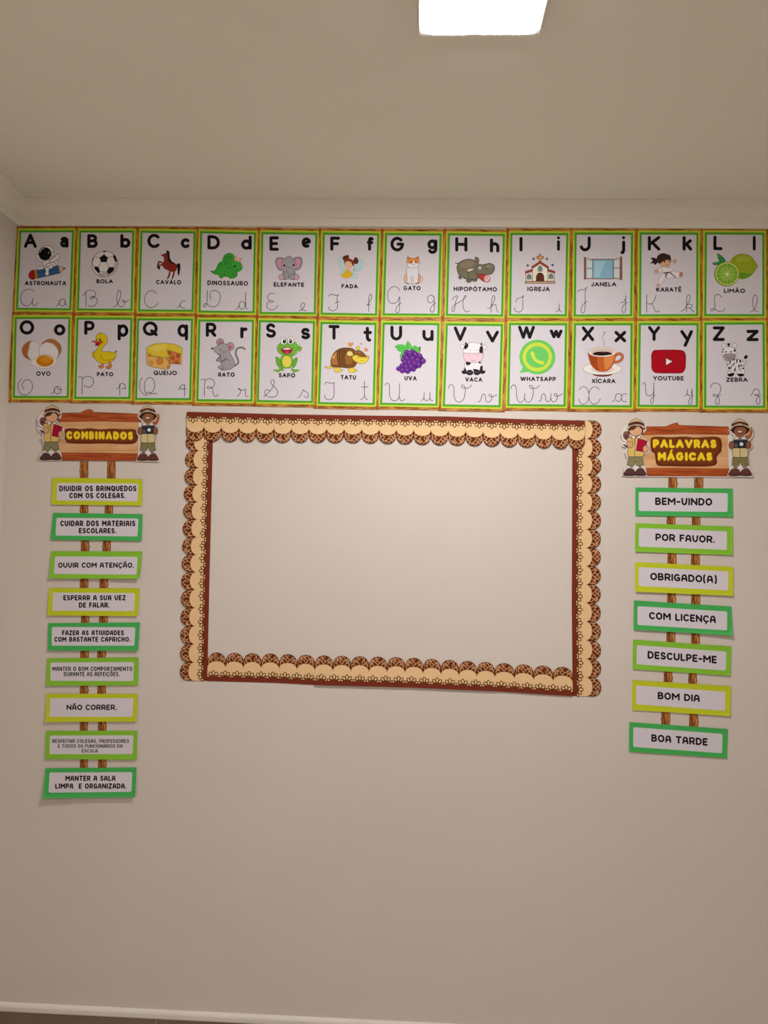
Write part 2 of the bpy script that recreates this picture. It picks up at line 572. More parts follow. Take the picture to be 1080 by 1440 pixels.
# letter: white panel TL TR BR BL | big letter box | small letter box | word | word box | script capital | script small | what the picture shows
CARDS = {
'A': ("155 175 888 172 848 1272 108 1265", "192 190 380 398", "715 235 838 395", "ASTRONAUTA", "205 805 875 940",
 "330 1020 290 1000 240 998 190 1020 155 1070 145 1130 160 1190 195 1225 250 1235 290 1210 318 1160 328 1130 315 1180 325 1225 355 1230 395 1190",
 "655 1240 690 1215 710 1165 745 1135 780 1150 790 1190 770 1230 735 1235 705 1210 705 1165;785 1150 790 1200 820 1240",
 "a white astronaut riding a blue pencil"),
'B': ("148 178 885 178 862 1280 115 1275", "235 200 388 400", "712 198 860 400", "BOLA", "368 607 852 912",
 "170 1085 215 1040 250 1015 300 1010 345 1035 355 1070 340 1100 300 1115;215 1030 218 1245;340 1105 300 1100 275 1125 300 1140 345 1110 375 1140 375 1190 340 1235 290 1245 250 1230",
 "605 1250 650 1235 700 1150 722 1050 700 1012 675 1040 660 1120 680 1210 725 1252 765 1225 775 1180 760 1150 745 1165 780 1180 840 1155",
 "a black and white football"),
'C': ("160 180 898 190 868 1292 125 1287", "228 193 415 402", "712 258 845 403", "CAVALO", "355 718 862 925",
 "360 1060 325 1025 270 1020 215 1060 188 1130 200 1200 240 1250 290 1262 345 1240 380 1195", "660 1265 695 1240 710 1195 735 1168 780 1165;695 1215 715 1255 775 1270",
 "a rearing reddish brown horse"),
'D': ("128 188 876 205 856 1315 105 1305", "203 215 385 422", "690 218 845 425", "DINOSSAURO", "202 790 873 942",
 "203 1012 200 1120 195 1200 170 1252 150 1240 155 1212 190 1205 240 1245 300 1252 360 1210 390 1130 375 1050 320 1015 265 1025 238 1070 255 1145",
 "615 1285 650 1260 675 1190 715 1175 745 1200 740 1260 700 1285 665 1255 665 1205;755 1040 755 1180 758 1255 785 1285", "a green horned dinosaur"),
'E': ("128 200 878 210 856 1330 102 1325", "215 230 352 440", "680 245 818 398", "ELEFANTE", "277 717 897 960",
 "285 1065 245 1050 205 1075 190 1115 210 1155 255 1160 272 1175 250 1188 205 1175 178 1215 190 1270 240 1295 300 1280 338 1230",
 "645 1303 680 1295 715 1250 725 1210 700 1192 675 1215 675 1260 700 1295 745 1303", "a seated grey elephant with pink ears"),
'F': ("143 208 900 218 868 1348 112 1335", "220 235 362 440", "748 237 850 440", "FADA", "383 620 922 985",
 "200 1100 225 1070 270 1078 310 1085 340 1075;335 1075 318 1130 322 1200 322 1260 290 1300 240 1308 200 1280 200 1250;290 1195 320 1185 355 1175",
 "750 1225 790 1180 820 1110 810 1070 790 1075 778 1130 778 1230 778 1320;755 1222 800 1222", "a fairy in a yellow dress"),
'G': ("148 215 906 220 878 1350 114 1345", "195 236 388 450", "730 275 875 485", "GATO", "383 633 948 1012",
 "330 1015 290 965 230 960 180 1000 155 1070 165 1150 200 1195 250 1200 300 1170 325 1110;330 1100 328 1200 325 1300 300 1335 272 1310 290 1250 350 1190",
 "825 1120 800 1085 755 1090 732 1135 750 1185 790 1190 825 1150;825 1100 830 1200 825 1300 800 1328 772 1305 790 1245 850 1188", "an orange and white cat"),
'H': ("130 218 895 228 870 1362 103 1352", "206 243 384 452", "708 262 846 466", "HIPOPÓTAMO", "185 812 962 1027",
 "165 1155 180 1120 240 1092 210 1190 200 1280 175 1325 160 1300 180 1240 250 1190 320 1150 365 1095 345 1095 320 1170 325 1270 365 1325 415 1308",
 "670 1275 720 1255 770 1160 780 1105 755 1090 740 1130 728 1230 725 1330;728 1250 760 1220 795 1225 805 1290 832 1332", "a grey hippopotamus with open red mouth"),
'I': ("150 212 928 215 906 1358 132 1355", "248 238 300 450", "792 230 840 440", "IGREJA", "365 692 960 1025",
 "200 1180 220 1130 290 1110 308 1085 298 1150 300 1260 275 1315 225 1325 185 1300 180 1265", "780 1325 810 1305 825 1265 825 1215;825 1265 835 1310 862 1325;822 1180 824 1184",
 "a small church with a cross"),
'J': ("143 208 928 210 914 1358 130 1362", "183 232 347 450", "765 228 845 490", "JANELA", "352 716 893 957",
 "155 1035 190 1005 260 1000 295 962;270 985 265 1100 265 1260 255 1320 220 1338 205 1300 230 1225 295 1172",
 "778 1190 820 1180 850 1130 853 1085 850 1200 850 1290 828 1335 800 1310 808 1250 850 1195 880 1188;848 1045 850 1048", "an open window with blue sky"),
'K': ("158 205 948 208 944 1355 148 1358", "246 225 428 438", "748 225 888 438", "KARATÊ", "368 732 968 1033",
 "232 1075 230 1330;365 1080 340 1160 305 1205 240 1205;300 1205 330 1250 350 1310 385 1322 415 1305",
 "728 1315 770 1290 820 1210 855 1130 848 1080 820 1085 808 1160 808 1320;808 1225 850 1210 885 1225 870 1262 820 1265;850 1265 915 1325", "a kicking girl in a white karate suit"),
'L': ("143 205 944 210 944 1358 135 1355", "236 222 370 432", "806 225 850 438", "LIMÃO", "388 697 987 1050",
 "355 1110 320 1075 270 1080 248 1130 260 1210 255 1275 215 1312 198 1290 225 1275 280 1300 345 1318 390 1300 398 1265", "778 1325 820 1300 855 1220 870 1130 845 1080 815 1110 808 1200 825 1285 878 1325",
 "a whole lime and a cut lime half"),
'O': ("195 92 940 90 918 1205 168 1202", "235 107 446 317", "732 165 897 330", "OVO", "476 682 845 912",
 "262 960 225 1000 210 1060 230 1140 285 1185 350 1180 410 1120 420 1040 385 975 330 968 285 1005 272 1060 300 1110", "690 1175 735 1140 745 1090 785 1065 825 1090 830 1140 790 1172 745 1155 735 1110 770 1070 790 1105 840 1115",
 "a cracked egg with orange yolk"),
'P': ("162 100 912 103 884 1218 130 1215", "245 117 395 322", "727 168 883 403", "PATO", "428 664 858 920",
 "165 935 190 922 215 950 217 1050 212 1175;215 965 260 925 320 922 372 955 378 1010 345 1065 290 1078 245 1045", "710 1100 740 1090 762 1040 800 1020 835 1050 835 1090 790 1100;760 1030 757 1195;835 1095 850 1098",
 "a yellow duck with a red beak"),
'Q': ("143 112 892 115 866 1235 115 1232", "195 125 412 335", "697 168 850 403", "QUEIJO", "350 690 838 902",
 "190 935 155 990 148 1060 170 1135 220 1185 280 1180 340 1135 368 1050 345 960 290 938 240 975 220 1050 235 1160 280 1145 330 1170 405 1165",
 "700 1110 730 1090 755 1045 790 1045 800 1080 775 1105 745 1100 735 1070;800 1040 797 1210;800 1100 825 1105", "a round cheese with a wedge cut out"),
'R': ("145 130 890 133 868 1255 115 1250", "222 143 375 350", "720 207 842 372", "RATO", "402 640 863 927",
 "150 975 185 958 208 985 203 1090 202 1210;210 985 260 955 320 965 350 1020 330 1070 280 1095 240 1085 265 1068 315 1090 325 1150 345 1200 375 1212 400 1180",
 "675 1210 710 1180 728 1120 700 1095 700 1110 760 1118 800 1105 795 1150 805 1205 838 1212", "a grey mouse with pink ears"),
'S': ("123 138 876 152 850 1275 95 1262", "193 152 342 362", "702 218 836 385", "SAPO", "380 620 872 937",
 "165 1215 220 1165 280 1100 318 1010 300 970 270 985 280 1035 340 1090 368 1150 340 1205 270 1220 200 1195 180 1150 205 1110 255 1130", "660 1222 690 1205 735 1115 745 1125 800 1160 805 1225 775 1225 740 1200",
 "a laughing green frog"),
'T': ("140 165 892 178 865 1305 105 1292", "225 178 388 390", "730 203 855 420", "TATU", "402 625 902 967",
 "170 1040 195 1005 260 1020 315 1015;300 1015 308 1100 305 1200 270 1250 210 1255 172 1220 175 1190", "745 990 745 1190 715 1245 690 1258;745 1190 765 1240 795 1258;700 1073 800 1073",
 "a brown armadillo and three hearts"),
'U': ("145 172 905 182 878 1315 108 1302", "226 187 397 402", "688 247 852 410", "UVA", "430 608 915 980",
 "148 1050 170 1020 205 1030 215 1100 215 1200 250 1265 310 1268 350 1220 358 1100 358 1025;355 1215 375 1270 405 1272 432 1245", "670 1270 705 1240 715 1155;712 1230 735 1268 780 1260 798 1210 798 1155;798 1225 815 1268 840 1272",
 "a bunch of purple grapes"),
'V': ("152 185 918 195 885 1338 110 1325", "237 200 423 412", "702 258 890 432", "VACA", "402 650 935 998",
 "158 1095 180 1045 220 1045 240 1100 240 1190 265 1270 320 1292 375 1255 400 1170 402 1090 375 1045 350 1055 360 1085 410 1092 460 1080 495 1045",
 "590 1290 625 1270 645 1195 675 1175 695 1210 700 1270 740 1293 775 1265 790 1215 770 1180 745 1190 760 1215 810 1210 862 1185", "a seated black and white cow"),
'W': ("130 180 910 183 888 1328 105 1320", "230 187 476 378", "688 242 875 370", "WHATSAPP", "262 777 925 990",
 "125 1100 150 1050 185 1048 205 1100 210 1200 235 1280 280 1292 320 1250 330 1170;325 1240 355 1288 405 1285 445 1200 450 1100 420 1050 395 1060 410 1090 460 1095 510 1080 535 1050",
 "525 1280 560 1265 575 1195 600 1170 625 1200 635 1270 670 1285 700 1250 708 1165;705 1240 730 1285 775 1275 800 1210 780 1168 755 1180 770 1205 820 1200 880 1170",
 "a green speech bubble holding a handset"),
'X': ("133 182 920 182 908 1338 108 1333", "215 197 395 412", "687 262 858 428", "XÍCARA", "358 703 955 1020",
 "180 1115 215 1075 265 1075 305 1120 318 1200 300 1280 245 1322 195 1305 170 1250;465 1115 430 1075 375 1078 330 1130 318 1200 335 1280 385 1322 440 1305 483 1245",
 "655 1280 690 1265 710 1190 745 1168 780 1185 790 1225 770 1275 735 1282 715 1262;865 1180 825 1172 795 1200 790 1240 810 1275 862 1290", "an orange coffee cup on a saucer"),
'Y': ("145 180 948 182 938 1335 128 1330", "247 192 424 408", "714 250 897 495", "YOUTUBE", "320 765 915 980",
 "168 1040 190 1010 212 1040 215 1150 245 1200 300 1190 328 1140 332 1010;332 1100 328 1250 310 1310 285 1300 295 1250 350 1185",
 "780 1200 810 1180 818 1105;815 1170 840 1200 870 1185 885 1100;885 1110 885 1220 875 1305 850 1322 832 1300 850 1245 905 1195", "a red rounded play button"),
'Z': ("135 175 944 172 952 1345 132 1342", "226 197 400 410", "712 247 890 412", "ZEBRA", "420 732 937 1000",
 "195 1080 220 1030 270 1015 325 1045 342 1100 325 1160 285 1205 240 1205 235 1185 290 1190 320 1260 310 1320 280 1320 265 1280 290 1220 345 1185",
 "770 1200 800 1170 820 1115 860 1102 900 1130 895 1170 850 1195 835 1185 880 1190 910 1250 900 1315 870 1320 852 1280 870 1220 922 1195", "a young standing zebra"),
}
PIC = {
'A': """p #c0952c #1c2440 6 335 730 385 715 395 835 340 845
k #b32222 #1c2440 6 342 728 300 728 262 785 280 840 345 848
p #35689f #1c2440 7 385 715 690 655 718 762 395 835
p #e6bd8b #1c2440 6 690 655 792 690 715 768
p #111118 - 0 762 678 797 690 765 712
l #1c2440 5 400 760 700 700
k #f0ecee #55505c 6 468 595 560 570 670 575 682 640 610 668 480 655
k #f0ecee #55505c 6 368 500 400 490 432 555 475 590 450 605 385 565
k #f0ecee #55505c 6 560 585 640 528 682 485 712 500 700 545 640 590 590 612
e #f6f2f4 #55505c 6 528 462 104 100 0
e #e8e4e6 #55505c 5 612 488 24 34 0
e #0e0c12 #333 5 498 482 90 92 0
s #cfccd4 9 428 460 445 425 485 402
e #f0f0f4 - 0 555 470 7 10 0
k #f0ecee #55505c 5 375 690 400 668 460 670 480 700 430 712 385 712
k #f6f2f4 #55505c 5 502 690 530 675 560 700 550 740 555 780 525 798 500 780 508 740
k #f0ecee #55505c 5 565 650 610 645 615 675 575 700 545 690
l #443c4c 8 510 640 550 620 600 610
l #443c4c 6 620 590 660 640""",
'B': """e #f0ebee #4a4246 7 490 632 190 190 0
k #c9bfc2 - 0 655 610 680 640 660 720 590 800 490 822 400 780 440 760 520 750 620 690
p #1a161a - 0 478 492 535 540 515 605 435 605 412 540
p #1a161a - 0 335 668 398 672 420 740 405 772 345 712
p #1a161a - 0 548 678 620 675 618 730 548 782 515 745
p #1a161a - 0 612 490 640 515 672 600 640 600 612 540
p #1a161a - 0 345 515 320 560 305 620 315 570
p #1a161a - 0 455 447 520 447 500 458 470 458
l #4a4246 6 478 492 478 450
l #4a4246 6 412 540 350 525
l #4a4246 6 535 540 610 520
l #4a4246 6 435 605 400 668
l #4a4246 6 515 605 548 678
l #4a4246 6 420 740 515 745
l #4a4246 6 640 600 620 675
l #4a4246 6 335 668 310 620
l #4a4246 5 405 772 440 815
l #4a4246 5 548 782 530 815""",
'C': """k #8f2f20 #4a1610 5 480 490 520 470 545 520 560 580 620 620 655 650 650 710 620 740 560 735 480 695 440 640 470 590 470 540
p #8f2f20 #4a1610 4 420 505 480 480 520 470 530 520 480 530 440 515
k #1f1418 - 0 500 440 520 435 550 460 555 540 590 600 640 635 585 625 535 580 525 500
s #8f2f20 24 440 610 400 600 385 640
s #1f1418 22 385 640 378 680 392 688
s #8f2f20 22 450 640 410 650 405 680
s #1f1418 18 405 680 400 705
s #8f2f20 26 560 725 545 790 535 815
s #8f2f20 26 620 725 610 770 600 815
s #1f1418 16 535 815 520 845
s #1f1418 16 600 815 585 848
k #1f1418 - 0 655 640 690 620 708 660 700 730 685 800 668 770 665 700
s #c9a08a 5 420 475 425 500 440 508
e #1f1418 - 0 500 492 6 5 0""",
'D': """k #3fa83a #2c7a30 6 425 600 430 540 470 490 520 475 570 490 600 540 600 600 660 600 700 640 705 700 660 740 610 735 560 700 470 690
k #3fa83a #2c7a30 7 245 730 290 735 330 700 360 630 420 595 520 620 620 700 635 790 600 830 530 840 500 815 440 815 410 838 375 820 365 790 300 775
k #46b040 #2c7a30 5 560 600 640 595 700 640 705 705 655 735 600 725 560 690
p #f0b890 #b06a50 4 590 590 600 540 630 505 635 580
p #f0b890 #b06a50 4 645 575 680 545 708 545 680 595
p #f0b890 #b06a50 4 690 640 715 640 700 660
e #12301a - 0 598 658 18 18 0
e #dff5df - 0 592 650 5 5 0
e #1f6a28 - 0 390 632 12 8 0
e #1f6a28 - 0 490 630 9 7 0
e #1f6a28 - 0 520 690 14 8 0
e #1f6a28 - 0 575 775 13 8 0
e #1f6a28 - 0 450 780 9 7 0
s #1f6a28 6 470 540 520 520 560 560
s #1f6a28 5 610 700 640 712 670 705
s #1f6a28 5 450 600 460 650 500 690
l #2c7a30 5 625 760 630 800""",
'E': """k #9b93a0 #6a6270 5 420 560 370 535 315 550 300 610 330 690 360 722 400 715
k #e39aae - 0 410 580 360 565 325 600 345 670 375 695 400 690
k #9b93a0 #6a6270 5 570 555 620 530 675 540 692 600 670 680 630 715 590 705
k #e39aae - 0 590 570 630 555 665 590 650 660 615 690 590 685
k #a8a2ac #6a6270 5 415 730 580 730 585 850 540 860 490 840 450 860 415 845
e #d9a9b6 #6a6270 5 385 820 38 42 0
e #d9a9b6 #6a6270 5 608 820 38 42 0
k #aca6b0 #6a6270 6 500 522 560 550 598 620 600 690 570 745 535 770 480 760 420 735 390 680 400 600 440 545
k #aca6b0 #6a6270 5 455 680 545 690 580 720 560 760 510 800 485 780
p #aaa4ae #6a6270 5 425 745 485 745 490 850 430 850
p #aaa4ae #6a6270 5 515 775 575 770 570 850 515 850
e #16121a - 0 430 652 14 17 0
e #16121a - 0 566 645 14 17 0
e #e8a5b0 - 0 425 690 16 9 0
e #e8a5b0 - 0 580 685 14 9 0
s #6a6270 4 490 520 500 512 520 516""",
'F': """k #c3dcdf #a9c6cc 5 400 520 350 530 335 600 370 690 430 720 430 620
k #c3dcdf #a9c6cc 5 560 700 580 600 640 560 700 590 690 670 640 730 580 730
k #c3dcdf #a9c6cc 5 530 720 560 740 610 800 600 832 540 830
k #c3dcdf #a9c6cc 5 430 720 360 740 360 790 400 800
e #6b2a20 - 0 445 550 46 42 0
e #6b2a20 - 0 470 520 24 20 0
e #6b2a20 - 0 592 590 38 44 0
e #6b2a20 - 0 590 560 28 26 0
k #8a3a1e - 0 430 560 490 550 560 590 560 660 520 640 490 590 440 610 425 640
e #eebfa0 - 0 487 642 58 54 8
k #8a3a1e - 0 440 600 470 562 530 565 562 620 545 650 520 605 480 590
l #b0604a 5 465 655 475 658
l #b0604a 5 515 665 525 665
s #c0504a 4 485 678 495 682 505 680
k #efc4a5 - 0 455 690 500 690 500 720 455 720
k #e6bd1c #c79a10 4 470 705 500 740 545 780 520 810 460 838 400 820 380 795 430 750
l #efc4a5 10 452 835 455 880
l #efc4a5 9 475 830 478 865
e #5a4a4a - 0 455 890 8 5 0
s #efc4a5 9 500 710 530 735 560 715
e #6a8a8a - 0 566 716 9 14 20""",
'G': """s #7a6c74 6 620 810 655 815 662 860 640 900 600 905
k #e9b98e #7a6c74 5 430 760 395 820 400 890 440 905 465 860 455 800
k #e9a873 #7a6c74 5 590 765 560 830 565 890 610 900 635 850 620 790
k #ece6ea #7a6c74 6 445 680 590 680 600 770 590 900 560 915 430 915 440 860 430 760
p #de8f50 #7a6c74 5 435 600 440 520 490 545 550 545 605 520 612 600
k #efe9ec #7a6c74 5 440 600 470 570 520 560 570 570 608 600 605 660 560 685 480 685 440 660
k #e0954f - 0 440 560 500 545 600 550 605 610 560 620 530 580 510 620 450 620
k #c06c38 - 0 455 560 450 535 475 548
k #c06c38 - 0 590 535 595 565 570 548
e #5a3324 - 0 493 606 11 11 0
e #5a3324 - 0 565 604 11 11 0
l #8090a8 5 525 625 532 640
s #7a6c74 4 515 645 530 640 545 645
l #7a6c74 4 415 605 440 612
l #7a6c74 4 415 630 440 628
l #7a6c74 4 625 605 600 612
l #7a6c74 4 625 628 600 628
l #7a6c74 6 497 800 500 910
l #7a6c74 6 525 800 525 910
e #8d8088 - 0 440 912 26 10 0
e #8d8088 - 0 580 912 30 10 0""",
'H': """s #5d5548 14 212 618 240 625 270 610
k #6e6a56 #3d3a30 6 270 800 300 800 295 845 262 845 255 820
k #6e6a56 #3d3a30 6 375 830 440 830 440 885 400 900 370 885
k #6e6a56 #3d3a30 6 455 830 520 830 515 880 460 880
k #6e6a56 #3d3a30 6 330 800 365 800 362 840 330 842
k #7b755f #3d3a30 7 230 680 270 610 340 570 430 562 510 595 560 650 570 760 540 840 440 850 330 830 260 790
k #93836f - 0 300 620 380 580 460 590 480 640 420 680 330 690 280 670
k #7b755f #3d3a30 6 490 545 520 532 548 560 545 610 510 600
k #b23a3a #3d3a30 6 520 790 600 770 680 800 712 830 700 880 650 892 580 860
k #e7a9a0 - 0 625 830 660 790 700 810 700 870 640 885
e #f3efe6 - 0 665 868 9 12 0
e #f3efe6 - 0 692 838 9 11 0
k #7b755f #3d3a30 7 520 680 560 640 620 640 700 622 765 650 775 710 740 770 670 790 600 775 530 790 500 740
e #96907a - 0 700 665 50 26 -10
e #f1ede4 #3d3a30 5 562 690 24 26 0
e #1c1812 - 0 562 692 9 11 0
e #4a463a - 0 662 695 10 12 0
e #4a463a - 0 718 662 8 8 0
k #e8c8ae #3d3a30 6 375 725 410 698 480 700 440 735 390 742
s #3d3a30 6 395 745 395 790 405 840
s #3d3a30 5 500 740 540 775 600 775""",
'I': """p #d58a50 #3a2420 6 535 490 565 490 565 515 598 520 598 555 565 558 565 595 535 595 535 558 505 555 505 520 535 515
p #e9b98a - 0 543 505 557 505 557 530 580 532 580 545 557 545 557 585 543 585
p #ece0cc #3a3034 7 345 755 440 735 440 880 345 880
p #ece0cc #3a3034 7 660 735 752 755 752 880 660 880
p #a8463c #3a3034 6 335 735 432 708 435 740 338 770
p #a8463c #3a3034 6 665 705 765 735 762 765 665 740
p #f2ead8 #3a3034 7 440 690 550 618 660 690 660 880 440 880
p #a8463c #3a3034 6 430 665 550 590 672 668 672 705 550 625 430 705
p #8db5b5 #2c2a34 7 520 735 520 690 535 665 550 658 567 665 580 690 580 735
l #2c2a34 7 550 660 550 735
l #2c2a34 7 520 700 580 700
p #6d3226 #2e1a18 7 492 880 495 810 515 770 550 755 585 770 605 810 607 880
l #2e1a18 5 530 770 530 880
l #2e1a18 5 550 760 550 880
l #2e1a18 5 570 770 570 880
p #8db5b5 #2c2a34 8 365 848 365 800 390 778 418 800 418 848
l #2c2a34 7 391 780 391 848
l #2c2a34 7 365 815 418 815
p #8db5b5 #2c2a34 8 680 840 680 795 706 772 735 795 735 840
l #2c2a34 7 706 775 706 840
l #2c2a34 7 680 808 735 808
p #caa284 #4a3630 6 333 882 765 882 765 912 333 912
p #33384a - 0 456 528 464 549 485 557 464 565 456 586 448 565 427 557 448 549
p #33384a - 0 648 528 656 549 677 555 656 563 648 584 640 563 619 555 640 549
p #33384a - 0 371 624 379 645 400 651 379 659 371 680 363 659 342 651 363 645
p #33384a - 0 730 618 738 639 760 647 738 655 730 676 722 655 700 647 722 639""",
'J': """p #8fc1da #7a6266 10 375 568 668 568 668 845 375 845
p #a9d4e6 - 0 400 590 560 590 470 820 400 820
p #e6dcda #9a6a58 9 262 535 375 572 375 840 262 850
p #d7e3e8 #8c7a78 7 285 560 372 580 372 690 285 692
p #d7e3e8 #8c7a78 7 285 700 372 700 372 835 285 840
p #8f5646 #7a4638 4 250 532 275 536 275 850 250 856
p #e6dcda #9a6a58 9 670 568 785 532 785 855 670 840
p #d7e3e8 #8c7a78 7 680 578 765 556 765 684 680 688
p #d7e3e8 #8c7a78 7 680 696 765 692 765 840 680 832
p #8f5646 #7a4638 4 772 530 798 524 800 862 772 856
l #7a6266 12 370 565 672 565
l #8a6660 12 370 846 672 846""",
'K': """k #35201e - 0 395 570 340 540 290 545 315 585 280 625 330 620 350 645 395 600
e #3f2623 - 0 470 560 98 86 0
k #3f2623 - 0 480 500 560 500 582 560 575 620 520 600
k #e3b08c #8a5a48 4 425 600 480 575 550 570 575 600 565 645 530 678 470 670 420 640
k #3f2623 - 0 400 580 440 545 520 535 575 570 520 572 470 590 430 620 400 620
e #2a1a18 - 0 487 596 11 14 0
e #2a1a18 - 0 552 592 8 13 0
s #b0504a 5 510 640 530 645 545 638
k #f0e9ec #a89aa4 5 420 680 500 672 560 690 620 640 650 590 640 660 600 710 580 750 480 760 430 730
k #f0e9ec #a89aa4 5 330 740 370 710 430 690 460 730 410 760 350 765
k #e3a98c #8a5a48 4 345 735 370 710 405 730 400 752 360 755
k #e3a98c #8a5a48 4 610 600 615 575 650 565 662 580 645 605 625 615
k #f2ebee #a89aa4 5 480 760 580 745 700 750 735 770 720 820 640 830 540 835 510 840 440 930 380 945 400 900 440 820
k #f0e9ec #a89aa4 4 450 775 510 780 480 850 430 920 390 925
k #c98068 #8a5a48 4 705 770 735 748 750 775 735 815 705 812
k #d09a80 - 0 365 945 400 915 425 930 400 952
l #4a2034 16 478 765 575 750
l #5a2440 12 525 765 505 825
l #5a2440 13 575 760 645 825
l #5a2440 9 530 770 490 800""",
'L': """k #2f8f45 #1f6a34 4 295 480 350 510 400 560 405 600 340 610 310 560
k #2f8f45 #1f6a34 4 218 628 270 605 330 600 340 620 280 648
l #86c070 4 300 490 380 595
l #86c070 4 225 628 325 612
k #a3b32a #7d8f28 6 480 620 530 530 610 490 700 492 780 525 840 600 878 660 850 710 790 790 700 840 620 845 540 790
k #6ba52c - 0 560 780 640 760 740 770 800 760 740 820 660 838 600 830
k #b2bf3c - 0 560 560 640 515 740 530 780 580 700 600 600 600
e #5f9a28 #8a8a4a 5 430 778 180 178 0
e #d3dc70 - 0 435 775 170 170 0
e #7cb32e - 0 435 775 152 150 0
e #8fc23a - 0 435 770 120 110 0
l #cfe08c 6 435 630 435 925
l #cfe08c 6 290 770 585 780
l #cfe08c 6 330 668 545 885
l #cfe08c 6 540 665 335 890
l #cfe08c 5 375 640 500 915
l #cfe08c 5 505 640 372 915
l #cfe08c 5 298 712 575 838
l #cfe08c 5 575 715 298 840
e #eaf2a8 - 0 438 780 20 20 0""",
'O': """k #b8703a #8a5028 5 425 410 340 430 285 490 272 560 310 640 415 690 380 640 350 580 370 500
k #ece6e6 #9a9098 5 440 405 500 440 530 480 515 560 520 620 430 695 380 660 350 600 370 540 375 470 400 420
k #b87a42 #8a5a30 5 555 450 620 395 690 380 770 410 830 480 835 560 775 660 800 560 760 480 680 430
k #efe9ea #a8a0a8 5 545 470 600 435 660 430 740 480 790 540 795 610 760 665 680 690 560 640 520 590 520 520
k #f2ece8 #c8a08c 5 400 700 470 660 560 610 700 620 770 690 750 740 680 790 570 805 480 780 400 740
l #9a9098 5 530 485 512 540 525 620
e #d9a23c - 0 602 697 128 84 0
e #d88412 - 0 602 697 116 74 0
e #e89a20 - 0 612 680 80 44 0
s #f4d070 10 640 635 680 650 700 675""",
'P': """k #dcbc1c #5c5420 6 375 560 360 600 380 650 410 640 405 580
k #e8cc1c #5c5420 6 415 370 430 320 480 298 540 310 578 360 570 440 525 490 500 550 560 565 620 560 660 580 715 545 700 610 680 670 620 720 520 738 430 700 385 630 400 560 450 490 430 420
s #5c5420 6 480 600 490 650 540 685 620 680 690 660 695 620
s #5c5420 5 640 580 680 575 718 545
k #d65a3a #7a2a20 5 355 415 400 405 440 415 500 405 510 430 460 470 405 478 410 440
k #b32a20 - 0 410 440 470 430 460 462 410 474
e #1c1812 - 0 425 392 8 14 0
e #1c1812 - 0 473 390 12 18 0
s #5c5420 5 470 300 465 285 485 292
k #d98858 #a05838 5 450 760 480 770 495 735 520 735 525 790 470 805
k #d98858 #a05838 5 560 775 600 760 595 710 625 710 640 750 640 785 605 815 560 800""",
'Q': """k #e9b866 #8a6a3a 6 252 560 320 620 430 645 575 640 575 808 420 800 310 775 255 735
p #d9814a #8a5a3a 6 545 540 600 560 765 590 760 745 575 735
k #e9b866 - 0 735 590 768 540 765 745 735 745
k #e6c83a #8a7a3a 6 252 560 262 500 350 455 500 440 650 455 750 500 768 550 745 590 660 570 545 540 575 590 580 640 430 640 320 615
k #eed45a - 0 290 520 400 470 540 460 520 520 400 560
e #d98a3a #a86a30 6 442 697 50 50 0
e #dfa050 #a86a30 6 313 727 27 30 0
k #d08a40 #a86a30 5 272 590 320 615 310 630 280 630
e #c2602c #8a4a2a 6 628 655 24 26 0
e #c2602c #8a4a2a 6 705 622 28 28 0
k #c2602c #8a4a2a 5 660 735 665 700 700 700 712 735
k #c2602c #8a4a2a 5 555 560 600 575 605 600 570 610
k #e09a60 #a86a30 5 530 655 575 650 575 695 545 680
l #8a5a3a 6 578 640 578 808
l #8a5a3a 5 738 595 738 745
s #8a5a3a 6 548 770 550 800 565 770 568 800""",
'R': """s #4c464c 26 640 765 685 735 688 680 660 620 655 560 685 515 740 502 785 525
s #8f8a90 15 640 765 685 735 688 680 660 620 655 560 685 515 740 502 785 525
e #a8a2a8 #4c464c 6 430 428 54 54 0
e #c76a8a - 0 432 428 28 30 0
e #a8a2a8 #4c464c 6 574 490 58 60 0
e #d489a0 - 0 574 492 38 38 0
e #c0607f - 0 578 500 20 22 0
k #a9a4a9 #4c464c 7 548 560 590 620 630 690 640 760 590 810 500 830 440 825 465 770 440 740 450 690 400 700 372 690 430 620 400 600
k #aeaaae #4c464c 7 305 515 360 500 410 465 470 445 540 470 560 540 520 600 440 610 380 585 330 535
k #aaa5aa - 0 440 560 545 550 570 620 500 640 440 620
e #2a2428 - 0 312 518 15 12 0
e #2a2428 - 0 436 534 8 12 0
e #d9a0a8 - 0 405 570 16 9 0
l #4c464c 5 470 560 520 555
l #4c464c 5 465 575 510 580
s #4c464c 7 380 690 440 625 430 690 460 700 510 670 555 690
s #4c464c 7 400 700 430 715 480 705 520 660
k #a9a4a9 #4c464c 6 395 790 430 765 475 790 470 808 420 808
s #4c464c 6 430 825 500 830 560 822""",
